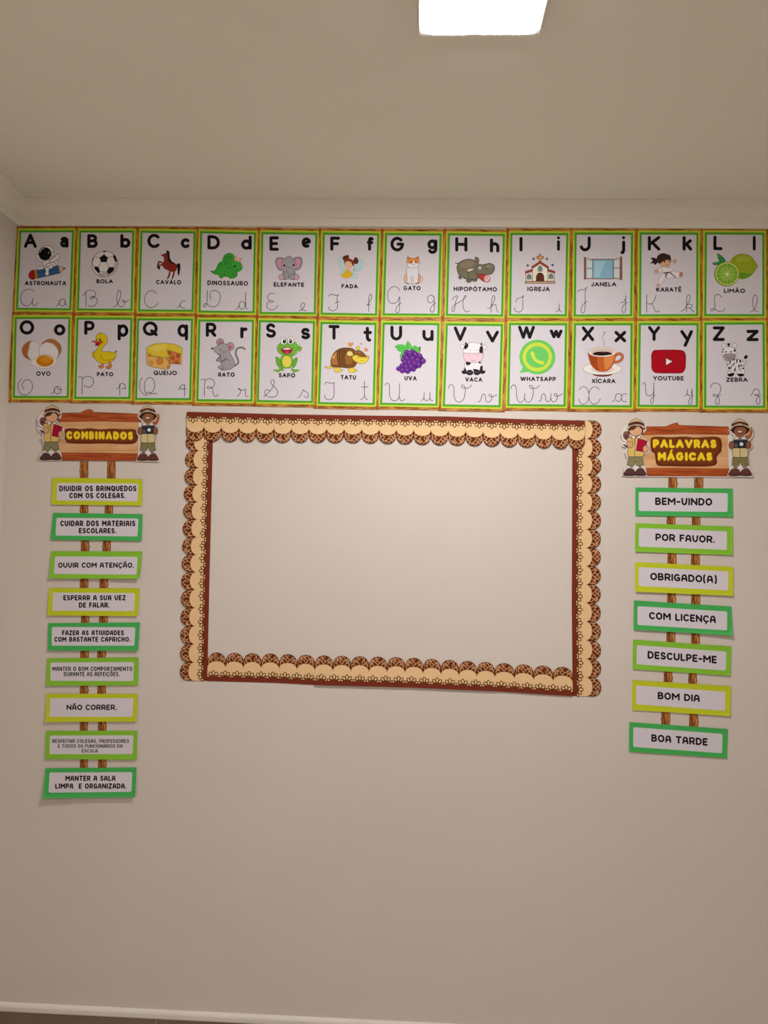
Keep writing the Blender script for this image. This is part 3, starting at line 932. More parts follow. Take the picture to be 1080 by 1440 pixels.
'S': """k #6fb23a #3f7a26 5 340 640 400 670 420 740 400 800 350 740
k #6fb23a #3f7a26 5 650 650 590 680 565 740 590 800 635 740
k #7cbd40 #3f7a26 5 300 830 380 820 400 790 440 800 440 835 400 840 370 860 340 845
k #7cbd40 #3f7a26 5 560 800 600 820 680 830 640 850 600 862 575 840
s #6fb23a 14 570 620 620 605 650 570
s #dcd4da 8 575 605 625 592
k #7cbd40 #3f7a26 4 660 520 665 490 690 488 715 510 705 545 675 560 660 545
l #7cbd40 10 690 455 685 500
k #78ba3e #3f7a26 5 430 620 560 620 578 700 560 780 530 800 450 800 425 770 412 700
e #ecd75c - 0 497 705 66 84 0
k #78ba3e #3f7a26 5 358 510 380 460 430 430 600 420 640 450 665 500 640 560 580 610 500 622 420 600 370 565
k #6cd04a - 0 590 440 630 450 640 490 610 500
k #aa1f38 #7a1a24 5 418 530 500 500 578 525 550 580 500 600 450 580
k #f0dfe0 - 0 440 530 500 505 560 525 500 535
k #d85060 - 0 470 575 500 555 535 570 500 590
e #f6f2f2 #6a7a5a 5 455 410 50 52 0
e #f6f2f2 #6a7a5a 5 555 402 48 56 0
e #1e1a20 - 0 465 412 24 34 15
e #1e1a20 - 0 552 410 22 36 -5
e #f6f2f2 - 0 470 398 8 10 0
e #f6f2f2 - 0 548 398 8 10 0
s #3f7a26 5 425 780 430 830 470 825
l #3f7a26 5 430 700 425 790""",
'T': """k #e9cf5e #7a5a2c 5 170 775 220 785 290 755 300 785 250 808 200 802
k #e9d04a #7a5a2c 5 310 790 380 790 400 820 430 820 425 840 370 860 315 850
k #e9d04a #7a5a2c 5 520 790 590 790 600 815 638 825 630 850 570 865 520 852
k #7e4f24 #4c2e18 6 265 760 262 680 300 590 370 530 450 508 560 515 620 560 640 640 640 720 600 780 520 800 400 790 300 785
k #b0763a - 0 275 740 275 670 310 600 350 570 350 660 360 750 320 750
k #9c6a30 - 0 470 730 460 640 500 590 560 640 570 720 520 745
s #4c2e18 7 370 540 350 620 360 700 390 780
s #4c2e18 7 405 525 385 610 395 700 425 790
s #4c2e18 7 435 520 420 610 430 700 460 790
s #4c2e18 7 470 520 450 610 465 700 480 790
e #e0a860 - 0 300 640 18 24 0
e #e0a860 - 0 325 600 12 14 0
k #e9d04a #8a6a2c 5 630 540 632 500 655 480 678 510 665 545
k #8a5a28 #4c2e18 5 590 600 640 545 700 555 760 610 770 640 680 640 600 630
k #ecd548 #7a5a2c 6 570 640 620 610 700 640 770 640 800 635 808 665 770 715 700 738 620 710 585 680
e #e0b060 #7a5a2c 4 790 640 20 22 0
k #e9d88a #8a6a2c 5 490 600 510 560 560 560 585 610 560 625 520 625
s #8a6a2c 5 640 660 660 645 685 655
s #8a6a2c 5 690 700 710 695 730 690
e #d99a7a - 0 620 575 9 6 0
e #d99a7a - 0 680 572 9 6 0
k #e29a68 - 0 545 495 508 465 512 435 535 432 545 445 560 430 582 435 582 465
k #d9a08a - 0 698 470 680 452 685 436 698 440 712 436 716 455
k #e2946a - 0 775 565 742 540 748 510 768 510 778 520 795 518 802 540""",
'U': """k #4a8a5a #2a5a34 4 640 500 660 495 662 540 650 600 635 600 645 540
k #b07a4a - 0 642 545 658 545 655 600 638 600
p #5cc850 #3a8a44 5 285 495 330 462 400 460 440 480 478 405 520 455 540 500 575 475 640 505 640 560 600 575 560 530 520 520 470 560 410 600 405 650 365 655 370 600 395 575 330 545 318 510
l #3a9a44 5 330 495 430 520
l #3a9a44 5 478 430 475 540
l #3a9a44 5 580 490 600 560
k #4a1f6a - 0 420 600 540 540 670 610 720 700 640 790 480 860 360 840 400 720
""" + "\n".join("e #6c2a92 #3e1660 5 %d %d %d %d 0\ne #a66ec4 - 0 %d %d 11 8 0" % (x, y, r, r, x - 6, y - r // 2 + 2) for x, y, r in (
    (458, 570, 34), (540, 560, 34), (650, 628, 38), (430, 625, 34), (700, 700, 38), (408, 680, 32), (590, 605, 34), (510, 590, 38),
    (640, 760, 38), (560, 815, 36), (345, 808, 34), (395, 765, 36), (440, 715, 34), (500, 725, 38), (468, 660, 38), (575, 735, 38),
    (525, 785, 36), (455, 785, 38), (400, 835, 38), (475, 840, 40), (620, 690, 38), (545, 665, 44))),
'V': """e #ece4e8 #8a8088 5 360 492 30 34 10
e #ece4e8 #8a8088 5 685 498 32 34 -20
p #2e242a - 0 400 420 440 450 430 490 400 480
p #2e242a - 0 645 425 650 490 615 480 618 455
k #f0e9ed #8a8088 5 415 710 620 710 650 780 690 840 640 880 400 880 355 840 395 780
k #2a2026 - 0 415 715 475 715 478 745 440 762 415 745
k #2a2026 - 0 590 712 625 712 620 740
k #2a2026 - 0 620 780 650 770 660 830 690 840 690 870 640 885 612 860
k #2a2026 - 0 400 790 420 840 420 880 370 885 350 850 380 830
e #241b21 - 0 468 865 52 40 0
e #241b21 - 0 572 862 50 42 0
k #241b21 - 0 515 820 560 815 600 840 540 850
s #8a8088 4 430 850 470 870 500 850
s #8a8088 4 540 860 575 870 600 850
k #f3ecf0 #8a8088 6 385 590 385 500 440 445 520 428 600 445 655 500 655 600 520 600
k #2a2026 - 0 390 480 440 450 445 490 410 530 388 520
k #2a2026 - 0 620 490 655 495 655 600 630 600 605 560
k #f0cdd6 #8a8088 6 378 620 395 585 520 590 645 585 660 630 640 690 580 715 520 720 440 710 395 680
e #a8909a - 0 455 615 8 6 0
e #a8909a - 0 590 612 8 6 0
s #8a6a78 5 490 685 520 695 550 685
s #8a7a84 4 445 545 462 535 480 548
s #8a7a84 4 555 545 572 538 588 548""",
'W': """e #6fcf62 - 0 510 640 262 252 0
p #6fcf62 - 0 300 790 250 872 400 850
e #cfe34c #b9cc48 5 508 640 214 212 0
e #72d067 - 0 510 640 166 158 0
s #d6e64e 46 442 590 460 650 500 695 570 722
e #d6e64e - 0 436 592 28 34 -15
e #d6e64e - 0 575 722 34 28 10""",
'X': """s #b0a8ae 15 545 300 550 280 530 285 545 310 520 335 510 360 530 400 540 440 530 470
s #c9c2c8 8 515 340 510 365 528 400 538 440
e #7a3c28 - 0 515 880 150 46 0
e #f3ebe6 #8a807c 5 515 810 282 88 0
e #e6d8cc #b8a898 4 515 815 160 50 0
s #9a4a28 40 705 612 760 592 800 620 795 670 750 705 705 715
s #d0794a 24 705 612 760 592 800 620 795 670 750 705 705 715
k #c9622a #8a3c1e 5 303 570 330 620 430 640 600 640 705 590 695 680 660 760 600 830 510 850 420 825 350 750 320 660
k #a8481c - 0 310 600 380 630 440 640 440 760 470 840 400 800 340 710
k #e08c48 - 0 545 640 640 625 690 600 670 690 620 780 560 820 540 740
e #f0e2d6 #9a7a68 5 510 568 205 74 0
e #d8c4b8 - 0 510 562 168 54 0
k #2c1210 - 0 370 600 410 572 510 562 610 570 655 598 600 612 500 622 420 615
s #7a3a2a 7 500 575 540 570 560 580""",
'Y': """k #b3091f #7a1428 10 300 700 300 610 330 550 400 542 545 538 700 542 765 560 790 620 790 710 785 800 750 860 690 872 545 872 400 870 335 855 303 800
p #7a1428 #7a1428 14 502 648 612 702 502 768
p #f3ecee - 0 510 660 598 704 510 756""",
'Z': """s #8a8088 6 690 700 718 700 715 730 690 745
k #241c22 - 0 712 610 732 640 700 672 675 650 685 630
k #eee6ea #8a8088 5 440 690 520 670 600 668 670 700 682 780 680 880 580 885 560 840 530 850 530 885 440 885 455 800 430 740
e #ece4e8 #8a8088 5 388 480 36 36 0
e #ece4e8 #8a8088 5 540 475 34 34 0
k #f0e9ed #8a8088 5 355 580 380 510 455 490 530 510 565 580 540 670 470 700 400 690 365 640
p #241c22 - 0 430 442 480 442 458 505
k #a8979e - 0 375 610 460 588 555 600 540 670 470 700 400 680
e #241c22 - 0 416 566 12 14 0
e #241c22 - 0 490 566 12 12 0
k #241c22 - 0 358 560 385 565 370 580
k #241c22 - 0 530 535 562 560 535 562
p #241c22 - 0 375 515 395 530 372 545
p #241c22 - 0 545 510 530 545 555 548
s #5a4a54 5 430 650 465 665 500 645
e #6a5a62 - 0 400 605 9 7 0
p #241c22 - 0 520 670 552 668 530 700
p #241c22 - 0 570 672 590 672 575 730 560 720
p #241c22 - 0 605 675 640 690 620 735 612 710
p #241c22 - 0 645 700 665 708 648 722
p #241c22 - 0 430 740 465 740 440 760
p #241c22 - 0 500 745 510 750 490 810 462 815 490 780
p #241c22 - 0 550 790 558 775 556 840 528 840
p #241c22 - 0 655 755 680 758 668 775
s #3a3038 7 590 830 620 820 640 850
s #3a3038 6 455 835 475 850 500 835
s #3a3038 6 600 800 640 810
p #241c22 - 0 470 700 490 695 475 740 460 735
p #241c22 - 0 600 750 620 760 605 800 590 780
p #241c22 - 0 530 720 545 725 530 770 518 765
p #241c22 - 0 630 740 645 750 640 790 625 775
p #241c22 - 0 455 780 475 785 470 820 452 815
p #241c22 - 0 650 790 678 795 675 820 655 815
k #1e161c - 0 435 890 470 880 520 870 535 890 510 918 460 922
k #1e161c - 0 578 888 620 880 680 890 660 918 610 922""",
}


def box4(s):
    return [float(x) for x in s.split()]


CARD_W = 2.1e-4
for idx, L in enumerate('ABCDEFGHIJKLOPQRSTUVWXYZ'):
    ox, oy = X0S[L]
    qs, b1, b2, word, wb, sc, ss, what = CARDS[L]
    a = box4(qs)
    Q = list(zip(a[::2], a[1::2]))                     # white panel in drawing units
    row = 0 if idx < 12 else 1

    def tf(x, y, ox=ox, oy=oy):
        return wall_pt(ox + x / 10.286, oy + y / 10.286)
    d0 = .0004 + (idx % 2) * .0005 + row * .0011

    def dep(x, z, d0=d0):
        return d0
    cx, cz = tf(520, 1310 if row == 0 else 1290)
    near = 'upper row' if row == 0 else 'lower row'
    card = empty('alphabet_card', 'alphabet card %s%s with %s, %s' % (L, L.lower(), what, near), 'alphabet card', (cx, -.0002, cz), 'alphabet cards in two rows')
    W_, H_ = 775., 1115.

    def ex(l, t, r, b, Q=Q):
        """quad around the white panel, grown by l t r b drawing units"""
        return [bil(Q, -l / W_, -t / H_), bil(Q, 1 + r / W_, -t / H_), bil(Q, 1 + r / W_, 1 + b / H_), bil(Q, -l / W_, 1 + b / H_)]
    q_out = ex(92, 94, 92, 94)
    q_lime = ex(51, 58, 51, 52)
    q_green = ex(30, 31, 30, 29)

    def ring(pr, qa, qb, mats):
        for i in range(4):
            j = (i + 1) % 4
            pr.face([qa[i], qa[j], qb[j], qb[i]], mats[i % len(mats)])
        pr.lay += 1
    # paper sheet with its own thickness
    v = []
    for dd in (.0003, .0):
        for x, y in q_out:
            X, Z = tf(x, y)
            v.append((X, -(d0 - .0003 + (.0003 - dd) - .00002 if dd else d0 - .00002), Z))
    obj('paper', v, [(0, 1, 2, 3), (7, 6, 5, 4), (0, 4, 5, 1), (1, 5, 6, 2), (2, 6, 7, 3), (3, 7, 4, 0)], ink('#dfd8df'), card)
    pr = Print(tf, dep)
    ring(pr, q_out, q_lime, [M_WOODH, M_WOODV])
    for i in range(4):
        cxx, cyy = q_out[i]
        sx, sy = (1, 1, -1, -1)[i] if False else (1 if i in (0, 3) else -1), (1 if i in (0, 1) else -1)
        pr.face([(cxx, cyy), (cxx + sx * 34, cyy), (cxx + sx * 34, cyy + sy * 34), (cxx, cyy + sy * 34)], '#a8521c')
    pr.lay += 1
    rr = random.Random(idx)
    for e_ in range(4):                                # printed grain streaks along the sticks
        A_, B_ = q_out[e_], q_out[(e_ + 1) % 4]
        C_, D2 = q_lime[(e_ + 1) % 4], q_lime[e_]
        for k in range(5):
            u, v0 = rr.uniform(.08, .7), rr.uniform(.25, .75)
            pts = []
            for t in range(4):
                uu = u + t * .055
                vv = v0 + (.12 if t in (1, 2) else -.1) * rr.choice((-1, 1))
                px = (1 - vv) * ((1 - uu) * A_[0] + uu * B_[0]) + vv * ((1 - uu) * D2[0] + uu * C_[0])
                py = (1 - vv) * ((1 - uu) * A_[1] + uu * B_[1]) + vv * ((1 - uu) * D2[1] + uu * C_[1])
                pts.append((px, py))
            pr.ribbon(catmull(pts, False, 3), 6, rr.choice(('#6e4010', '#7c3c10', '#8a5418')), cap=False)
    o = pr.build('wood_border', card)
    lay = pr.lay
    pr = Print(tf, dep)
    pr.lay = lay
    ring(pr, q_lime, q_green, ['#c8d840'])
    pr.build('lime_border', card)
    pr = Print(tf, dep)
    pr.lay = lay
    ring(pr, q_green, Q, ['#52aa2c'])
    pr.build('green_border', card)
    sl = ((Q[1][1] - Q[0][1]) / (Q[1][0] - Q[0][0]) + (Q[2][1] - Q[3][1]) / (Q[2][0] - Q[3][0])) / 2
    x0, y0, x1, y1 = box4(b1)
    pr = Print(tf, dep)
    pr.lay = 3
    glyph(pr, UC[L], (x0, y0, x1, y1), 46, '#17121a', (sl, 0))
    pr.build('capital_letter', card)
    pr = Print(tf, dep)
    pr.lay = 3
    glyph(pr, LC[L.lower()], box4(b2), {'i': 44, 'j': 46, 'l': 44}.get(L.lower(), 47), '#17121a', (sl, 0))
    pr.build('small_letter', card)
    pr = Print(tf, dep)
    pr.lay = 3
    draw(pr, PIC[L])
    pr.build('picture', card)
    pr = Print(tf, dep)
    pr.lay = 3
    a, b, c, d = box4(wb)
    write(pr, word, a, b, c, d, 16, '#2b2229', sl)
    pr.build('caption', card)
    for nm, s in (('script_capital', sc), ('script_small_letter', ss)):
        pr = Print(tf, dep)
        pr.lay = 3
        for part in s.split(';'):
            t = box4(part)
            pr.ribbon(catmull(list(zip(t[::2], t[1::2])), False, 5), 8.6, '#3f363f', cap=True)
        pr.build(nm, card)


# ------------------------------------------------------------------ scalloped paper border (strips of five scallops, each its own sheet)
def border(label, q, n, d_in, d_out, seed, grp='brown scalloped border strips'):
    """q: pixel quad; brown edge from q[0] to q[1], scallop tips towards q[3]-q[2]; s along 0..n, t across 0..1.66"""
    TH = 1.66

    def tf(s, t):
        return wall_pt(*bil(q, s / n, t / TH))
    p0, p1, p3 = Vector(wall_pt(*q[0])), Vector(wall_pt(*q[1])), Vector(wall_pt(*q[3]))
    ax = (p3 - p0)
    ax -= (p1 - p0) * (ax.dot(p1 - p0) / (p1 - p0).length_squared)
    ln = ax.length

    def dep(x, z):
        t = (Vector((x, z)) - p0).dot(ax) / (ln * ln)
        return d_in + (d_out - d_in) * t
    c = wall_pt(*bil(q, .5, .5))
    e = empty('border_strip', label, 'border strip', (c[0], -.0002, c[1]), grp)
    # paper sheet with scalloped outline
    out = [(0, 0), (n, 0)]
    full = int(n + 1e-6)
    m = 12
    for i in range(full - 1, -1, -1):
        for k in range(m):
            a = pi * k / m
            out.append((i + .5 + .5 * cos(a), 1.18 + .48 * sin(a)))
    out.append((0, 1.18))
    w_ = [tf(*p) for p in out]
    if sum(w_[i - 1][0] * w_[i][1] - w_[i][0] * w_[i - 1][1] for i in range(len(w_))) < 0:
        w_.reverse()
    k = len(w_)
    v = [(x, -(dep(x, z) - .00002), z) for x, z in w_] + [(x, -(dep(x, z) - .00032), z) for x, z in w_]
    f = [tuple(range(k)), tuple(range(2 * k - 1, k - 1, -1))] + [(i, k + i, k + (i + 1) % k, (i + 1) % k) for i in range(k)]
    obj('paper', v, f, ink('#6e3a1c'), e)
    pr = Print(tf, dep)
    pr.fill([(0, 0), (n, 0), (n, .36), (0, .36)], '#7c3220')
    pr.build('brown_band', e)
    pr = Print(tf, dep)
    pr.lay = 1
    pts = [(0, .3), (n, .3)]
    for i in range(full - 1, -1, -1):
        for k in range(11):
            a = pi * k / 10
            pts.append((i + .5 + .5 * cos(a), .80 + .36 * sin(a)))
    pr.fill(pts, '#eec695')
    pr.build('cream_field', e)
    pr = Print(tf, dep)
    pr.lay = 2
    nl = max(1, round(n / .716))
    lp = n / nl
    for i in range(nl):
        c0 = (i + .5) * lp
        pts = [(c0 - lp / 2, .24)] + [(c0 - lp / 2 + lp * k / 12, .24 + .17 * sin(pi * k / 12)) for k in range(13)] + [(c0 + lp / 2, .24)]
        pr.face(pts, '#7c3220')
    pr.lay += 1
    for i in range(nl):
        c0 = (i + .5) * lp
        for a, L_, w1, h1 in ((-74, .30, .06, .085), (-37, .27, .074, .118), (37, .27, .074, .118), (74, .30, .06, .085), (0, .28, .08, .135)):
            cx, cy = c0 + L_ * sin(radians(a)), .22 + (L_ - .02) * cos(radians(a))
            pr.fill(ell(cx, cy, w1 + .024, h1 + .026, -a, 12), '#5f3516')
            pr.fill(ell(cx, cy, w1 - .022, h1 - .022, -a, 12), '#edc68f')
    pr.build('lace', e)
    for i in range(full):
        rr = random.Random(seed * 31 + 7 + i % 3)
        pr = Print(tf, dep)
        pr.lay = 1
        mm = 12
        crescent = [(i + .5 + .5 * cos(pi * k / mm), 1.18 + .48 * sin(pi * k / mm)) for k in range(mm + 1)]
        inner = [(i + .5 - .5 * cos(pi * k / mm), .80 + .36 * sin(pi * k / mm)) for k in range(mm + 1)]
        pr.fill(crescent + inner, '#6b3012')
        pr.lay = 3
        # light veins of the giraffe print
        jig = [rr.uniform(-.03, .03) for _ in range(60)]

        def pol(a, r, i=i):
            a = radians(a)
            ox, oy = .5 + .47 * cos(a), 1.18 + .45 * sin(a)
            ix, iy = .5 + .46 * cos(a), .82 + .37 * sin(a)
            return i + ix + (ox - ix) * r, iy + (oy - iy) * r
        nodes = [[pol(a + rr.uniform(-5, 5), r + rr.uniform(-.05, .05)) for a in aa] for r, aa in
                 ((0, (10, 38, 66, 94, 122, 150, 172)), (.36, (26, 52, 80, 108, 134, 158)), (.66, (14, 40, 66, 94, 120, 146, 166)), (.97, (30, 54, 80, 106, 132, 152)))]
        for lo, hi in ((0, 1), (1, 2), (2, 3)):
            for p in nodes[hi]:
                near = sorted(nodes[lo], key=lambda q_: (q_[0] - p[0]) ** 2 + (q_[1] - p[1]) ** 2)[:rr.choice((1, 2, 2)) if lo else 1]
                for q_ in near:
                    pr.ribbon([q_, p], .036, '#dba577', cap=False)
        pr.build('scallop', e)
    return e


def Zq(ox, oy, s, txt):
    a = [float(x) for x in txt.split()]
    return [(ox + a[i] / s, oy + a[i + 1] / s) for i in range(0, 8, 2)]


# verticals first, then the rows that lie over them
LFT = [(300.2, 586), (297.3, 706), (294.3, 829), (291.6, 957.2)]         # brown (inner) edge of the left column
LFO = [(263.4, 586), (258.8, 706), (255.2, 829), (253.4, 956.5)]
nm3 = ('upper', 'middle', 'lower')
for k in range(3):
    border('scalloped border strip, %s third of the frame\'s left side' % nm3[k],
           [LFT[k], LFT[k + 1], LFO[k + 1], LFO[k]], 5, .0010 + .0004 * (k % 2), .0042, 11)
RGT = [(804.6, 591.6), (804.2, 718.8), (803.6, 848), (808.0, 978.6)]
RGT = [(804.8, 591.6), (804.4, 718.8), (803.9, 848), (805.2, 978.6)]
RGO = [(845.6, 591.6), (844.6, 718.8), (844.2, 848), (845.2, 979.2)]
for k in range(3):
    border('scalloped border strip, %s third of the frame\'s right side' % nm3[k],
           [RGT[k], RGT[k + 1], RGO[k + 1], RGO[k]], 5, .0010 + .0004 * (k % 2), .0034, 12)
TT = [(263.4, 579.4), (385.8, 582.6), (509, 584.4), (630.5, 585.8), (752.5, 590.2), (822, 591.8)]
TB = [(262.8, 620.4), (385.2, 622.6), (508.6, 623.2), (630.2, 626.2), (752.2, 629.8), (822, 632.6)]
TD = ('leftmost piece of', 'second piece from the left of', 'middle piece of', 'second piece from the right of', 'short rightmost piece of')
for k in range(5):
    border('scalloped border strip, %s the frame\'s top side' % TD[k],
           [TT[k], TT[k + 1], TB[k + 1], TB[k]], (5, 5, 5, 5, 3)[k], .0016 + .0003 * (k % 2) + (.0032 if k in (0, 4) else 0), .0048 + (.001 if k in (0, 4) else 0), 13)
BB = [(291.5, 957.6), (392, 960.2), (442.6, 963.0), (569.5, 966.2), (695.8, 971.8), (805.0, 978.8)]
BT = [(292.5, 917.2), (393, 919.2), (443.2, 921.2), (569.8, 924.2), (695.8, 931.6), (805.0, 938.6)]
BD = ('leftmost piece of', 'short second piece from the left of', 'middle piece of', 'second piece from the right of', 'rightmost piece of')
for k in range(5):
    border('scalloped border strip, %s the frame\'s bottom side' % BD[k],
           [BB[k], BB[k + 1], BT[k + 1], BT[k]], (4, 2, 5, 5, 4)[k], (.0014, .0018, .0062, .0058, .0040)[k], (.0012, .0014, .0024, .0022, .0018)[k], 14)

# ------------------------------------------------------------------ word plaques and the printed posts between them
GREEN, LEAF, LIME = '#4bb65c', '#8cc83a', '#cad22a'
A1 = (30, 560, 4.696)
A2 = (30, 840, 4.696)
B1 = (850, 570, 4.696)
B2 = (850, 830, 4.696)
PL = [
 # frame, outer quad, white quad, colour, lines (text x0 x1 y0 y1), curl, label
 (A1, "210 525 802 535 798 710 203 703", "240 560 775 565 770 682 235 675", LIME, [("DIUIDIR OS BRINQUEDOS", 253, 763, 578, 615), ("COM OS COLEGAS.", 320, 692, 625, 662)], (.003, .004),
  "lime plaque reading DIVIDIR OS BRINQUEDOS COM OS COLEGAS, topmost in the left column"),
 (A1, "212 757 803 765 798 943 197 935", "235 790 775 795 770 913 230 907", GREEN, [("CUIDAR DOS MATERIAIS", 260, 755, 808, 846), ("ESCOLARES.", 383, 632, 857, 893)], (.002, .005),
  "green plaque reading CUIDAR DOS MATERIAIS ESCOLARES in the left column"),
 (A1, "200 1010 800 1012 787 1192 192 1190", "225 1045 770 1047 765 1165 220 1160", LEAF, [("OUVIR COM ATENÇÃO.", 247, 748, 1085, 1120)], (.002, .007),
  "yellow-green plaque reading OUVIR COM ATENÇÃO in the left column"),
 (A1, "187 1253 783 1255 773 1438 176 1434", "212 1283 752 1287 748 1405 208 1402", LIME, [("ESPERAR A SUA VEZ", 280, 692, 1300, 1335), ("DE FALAR.", 383, 587, 1348, 1383)], (.002, .005),
  "lime plaque reading ESPERAR A SUA VEZ DE FALAR in the left column"),
 (A2, "180 170 785 165 775 353 180 350", "205 195 755 197 750 318 205 318", GREEN, [("FAZER AS ATIVIDADES", 272, 680, 217, 250), ("COM BASTANTE CAPRICHO.", 222, 725, 260, 293)], (.002, .006),
  "green plaque reading FAZER AS ATIVIDADES COM BASTANTE CAPRICHO in the left column"),
 (A2, "172 402 775 395 772 580 168 583", "195 430 745 427 742 552 195 550", LEAF, [("MANTER O BOM COMPORTAMENTO", 207, 735, 457, 486), ("DURANTE AS REFEIÇÕES.", 283, 652, 492, 520)], (.002, .004),
  "yellow-green plaque reading MANTER O BOM COMPORTAMENTO DURANTE AS REFEIÇÕES"),
 (A2, "170 635 770 637 765 818 165 820", "193 665 742 665 738 787 190 787", LIME, [("NÃO CORRER.", 302, 635, 707, 743)], (.002, .006),
  "lime plaque reading NÃO CORRER, third from the bottom of the left column"),
 (A2, "165 880 768 880 765 1070 162 1065", "193 912 742 910 738 1033 190 1033", LEAF, [("RESPEITAR COLEGAS, PROFESSORES", 207, 713, 935, 960), ("E TODOS OS FUNCIONÁRIOS DA", 245, 672, 968, 992), ("ESCOLA.", 403, 515, 1000, 1023)], (.002, .005),
  "yellow-green plaque with three small lines starting RESPEITAR COLEGAS, PROFESSORES"),
 (A2, "162 1127 762 1122 758 1313 155 1320", "190 1155 735 1153 732 1280 187 1285", GREEN, [("MANTER A SALA", 295, 625, 1175, 1210), ("LIMPA  E ORGANIZADA.", 230, 700, 1225, 1260)], (.002, .009),
  "green plaque reading MANTER A SALA LIMPA E ORGANIZADA, bottom of the left column"),
 (B1, "203 543 843 550 845 738 202 730", "225 573 813 580 810 705 225 698", GREEN, [("BEM-VINDO", 333, 710, 611, 661)], (.002, .003),
  "green plaque reading BEM-VINDO, topmost in the right column"),
 (B1, "203 778 845 800 845 990 200 967", "227 810 808 833 806 955 225 933", LEAF, [("POR FAVOR.", 335, 728, 854, 902)], (.002, .003),
  "yellow-green plaque reading POR FAVOR in the right column"),
 (B1, "202 1035 848 1067 845 1258 200 1230", "225 1068 817 1097 813 1222 223 1193", LIME, [("OBRIGADO(A)", 300, 740, 1115, 1164)], (.002, .005),
  "lime plaque reading OBRIGADO(A) in the right column"),
 (B2, "193 67 838 107 838 297 190 260", "217 105 808 140 806 265 215 228", GREEN, [("COM LICENÇA", 292, 733, 155, 204)], (.002, .005),
  "green plaque reading COM LICENÇA in the right column"),
 (B2, "188 325 835 370 830 565 184 520", "213 362 803 405 800 530 210 488", LEAF, [("DESCULPE-ME", 283, 740, 417, 467)], (.002, .003),
  "yellow-green plaque reading DESCULPE-ME in the right column"),
 (B2, "182 592 833 633 827 830 182 790", "208 628 797 670 795 795 208 752", LIME, [("BOM DIA", 350, 628, 680, 728)], (.002, .003),
  "lime plaque reading BOM DIA in the right column"),
 (B2, "163 870 812 915 806 1108 160 1065", "190 903 778 948 775 1075 188 1033", GREEN, [("BOA TARDE", 308, 680, 963, 1012)], (.002, .003),
  "green plaque reading BOA TARDE, bottom of the right column"),
]
for fi, (fr, qo, qw, colr, lines, (dt, db), label) in enumerate(PL):
    ox, oy, s = fr
    a, b = box4(qo), box4(qw)
    QO, QW = list(zip(a[::2], a[1::2])), list(zip(b[::2], b[1::2]))

    def tf(x, y, ox=ox, oy=oy, s=s):
        return wall_pt(ox + x / s, oy + y / s)
    zt = (tf(*QO[0])[1] + tf(*QO[1])[1]) / 2
    zb = (tf(*QO[2])[1] + tf(*QO[3])[1]) / 2

    def dep(x, z, zt=zt, zb=zb, dt=dt, db=db):
        return dt + (db - dt) * (zt - z) / (zt - zb)
    c = tf(*bil(QO, .5, 1))
    e = empty('word_plaque', label, 'plaque', (c[0], -.0002, c[1]), 'word plaques of the left column' if fi < 9 else 'word plaques of the right column')
    # card sheet, its ends lightly curled
    rr = random.Random(fi + 3)
    cu = [rr.uniform(0, .003) for _ in range(4)]
    if fi == 8:
        cu = [.001, .001, .004, .009]
    if fi == 2:
        cu[2] = .008
    if fi == 12:
        cu[2] = .008
    GU = [0, .012, .024, .036] + [.036 + .928 * k / 10 for k in range(1, 10)] + [.964, .976, .988, 1]
    GV = [0, .047, .094, .14, .38, .62, .86, .906, .953, 1]
    nx, ny = len(GU) - 1, len(GV) - 1
    v, f = [], []
    for back in (0, 1):
        for j in range(ny + 1):
            for i in range(nx + 1):
                u, t = GU[i], GV[j]
                X, Z = tf(*bil(QO, u, t))
                eu = max(0, .036 - u, u - .964) / .036
                ev = max(0, .14 - t, t - .86) / .14
                cw = (1 - u) ** 2 * ((1 - t) ** 2 * cu[0] + t ** 2 * cu[3]) + u ** 2 * ((1 - t) ** 2 * cu[1] + t ** 2 * cu[2])
                lift = cw * min(1, (eu * eu + ev * ev) * .7)
                v.append((X, -(dep(X, Z) - .00004 - .0003 * back + lift), Z))
    o_ = (nx + 1) * (ny + 1)
    for j in range(ny):
        for i in range(nx):
            p = j * (nx + 1) + i
            f.append((p + nx + 1, p + nx + 2, p + 1, p))
            f.append((o_ + p, o_ + p + 1, o_ + p + nx + 2, o_ + p + nx + 1))
    rim = [i for i in range(nx)] + [nx + j * (nx + 1) for j in range(ny)] + [ny * (nx + 1) + nx - i for i in range(nx)] + [(ny - j) * (nx + 1) for j in range(ny)]
    for i in range(len(rim)):
        p, q = rim[i], rim[(i + 1) % len(rim)]
        f.append((p, q, o_ + q, o_ + p))
    obj('coloured_card', v, f, ink(colr), e, smooth=False)
    pr = Print(tf, dep)
    pts = []
    for k, (cu_, cv_, a0) in enumerate(((1, 0, -90), (1, 1, 0), (0, 1, 90), (0, 0, 180))):
        for t in range(5):
            an = radians(a0 + t * 22.5)
            ru, rv = .018, .085
            pts.append(bil(QW, cu_ + (-ru if cu_ else ru) + ru * cos(an), cv_ + (-rv if cv_ else rv) + rv * sin(an)))
    pr.fill(pts, '#dfd7df')
    pr.build('white_panel', e)
    sl = (QW[1][1] - QW[0][1]) / (QW[1][0] - QW[0][0])
    for ln in lines:
        pr = Print(tf, dep)
        pr.lay = 2
        hh = ln[4] - ln[3]
        write(pr, ln[0], ln[1], ln[2], ln[3], ln[4], hh * (.235 if hh > 30 else .195), '#1e181e', sl if fi > 8 else (0, .004, 0)[0], chunky=True)
        pr.build('lettering', e)

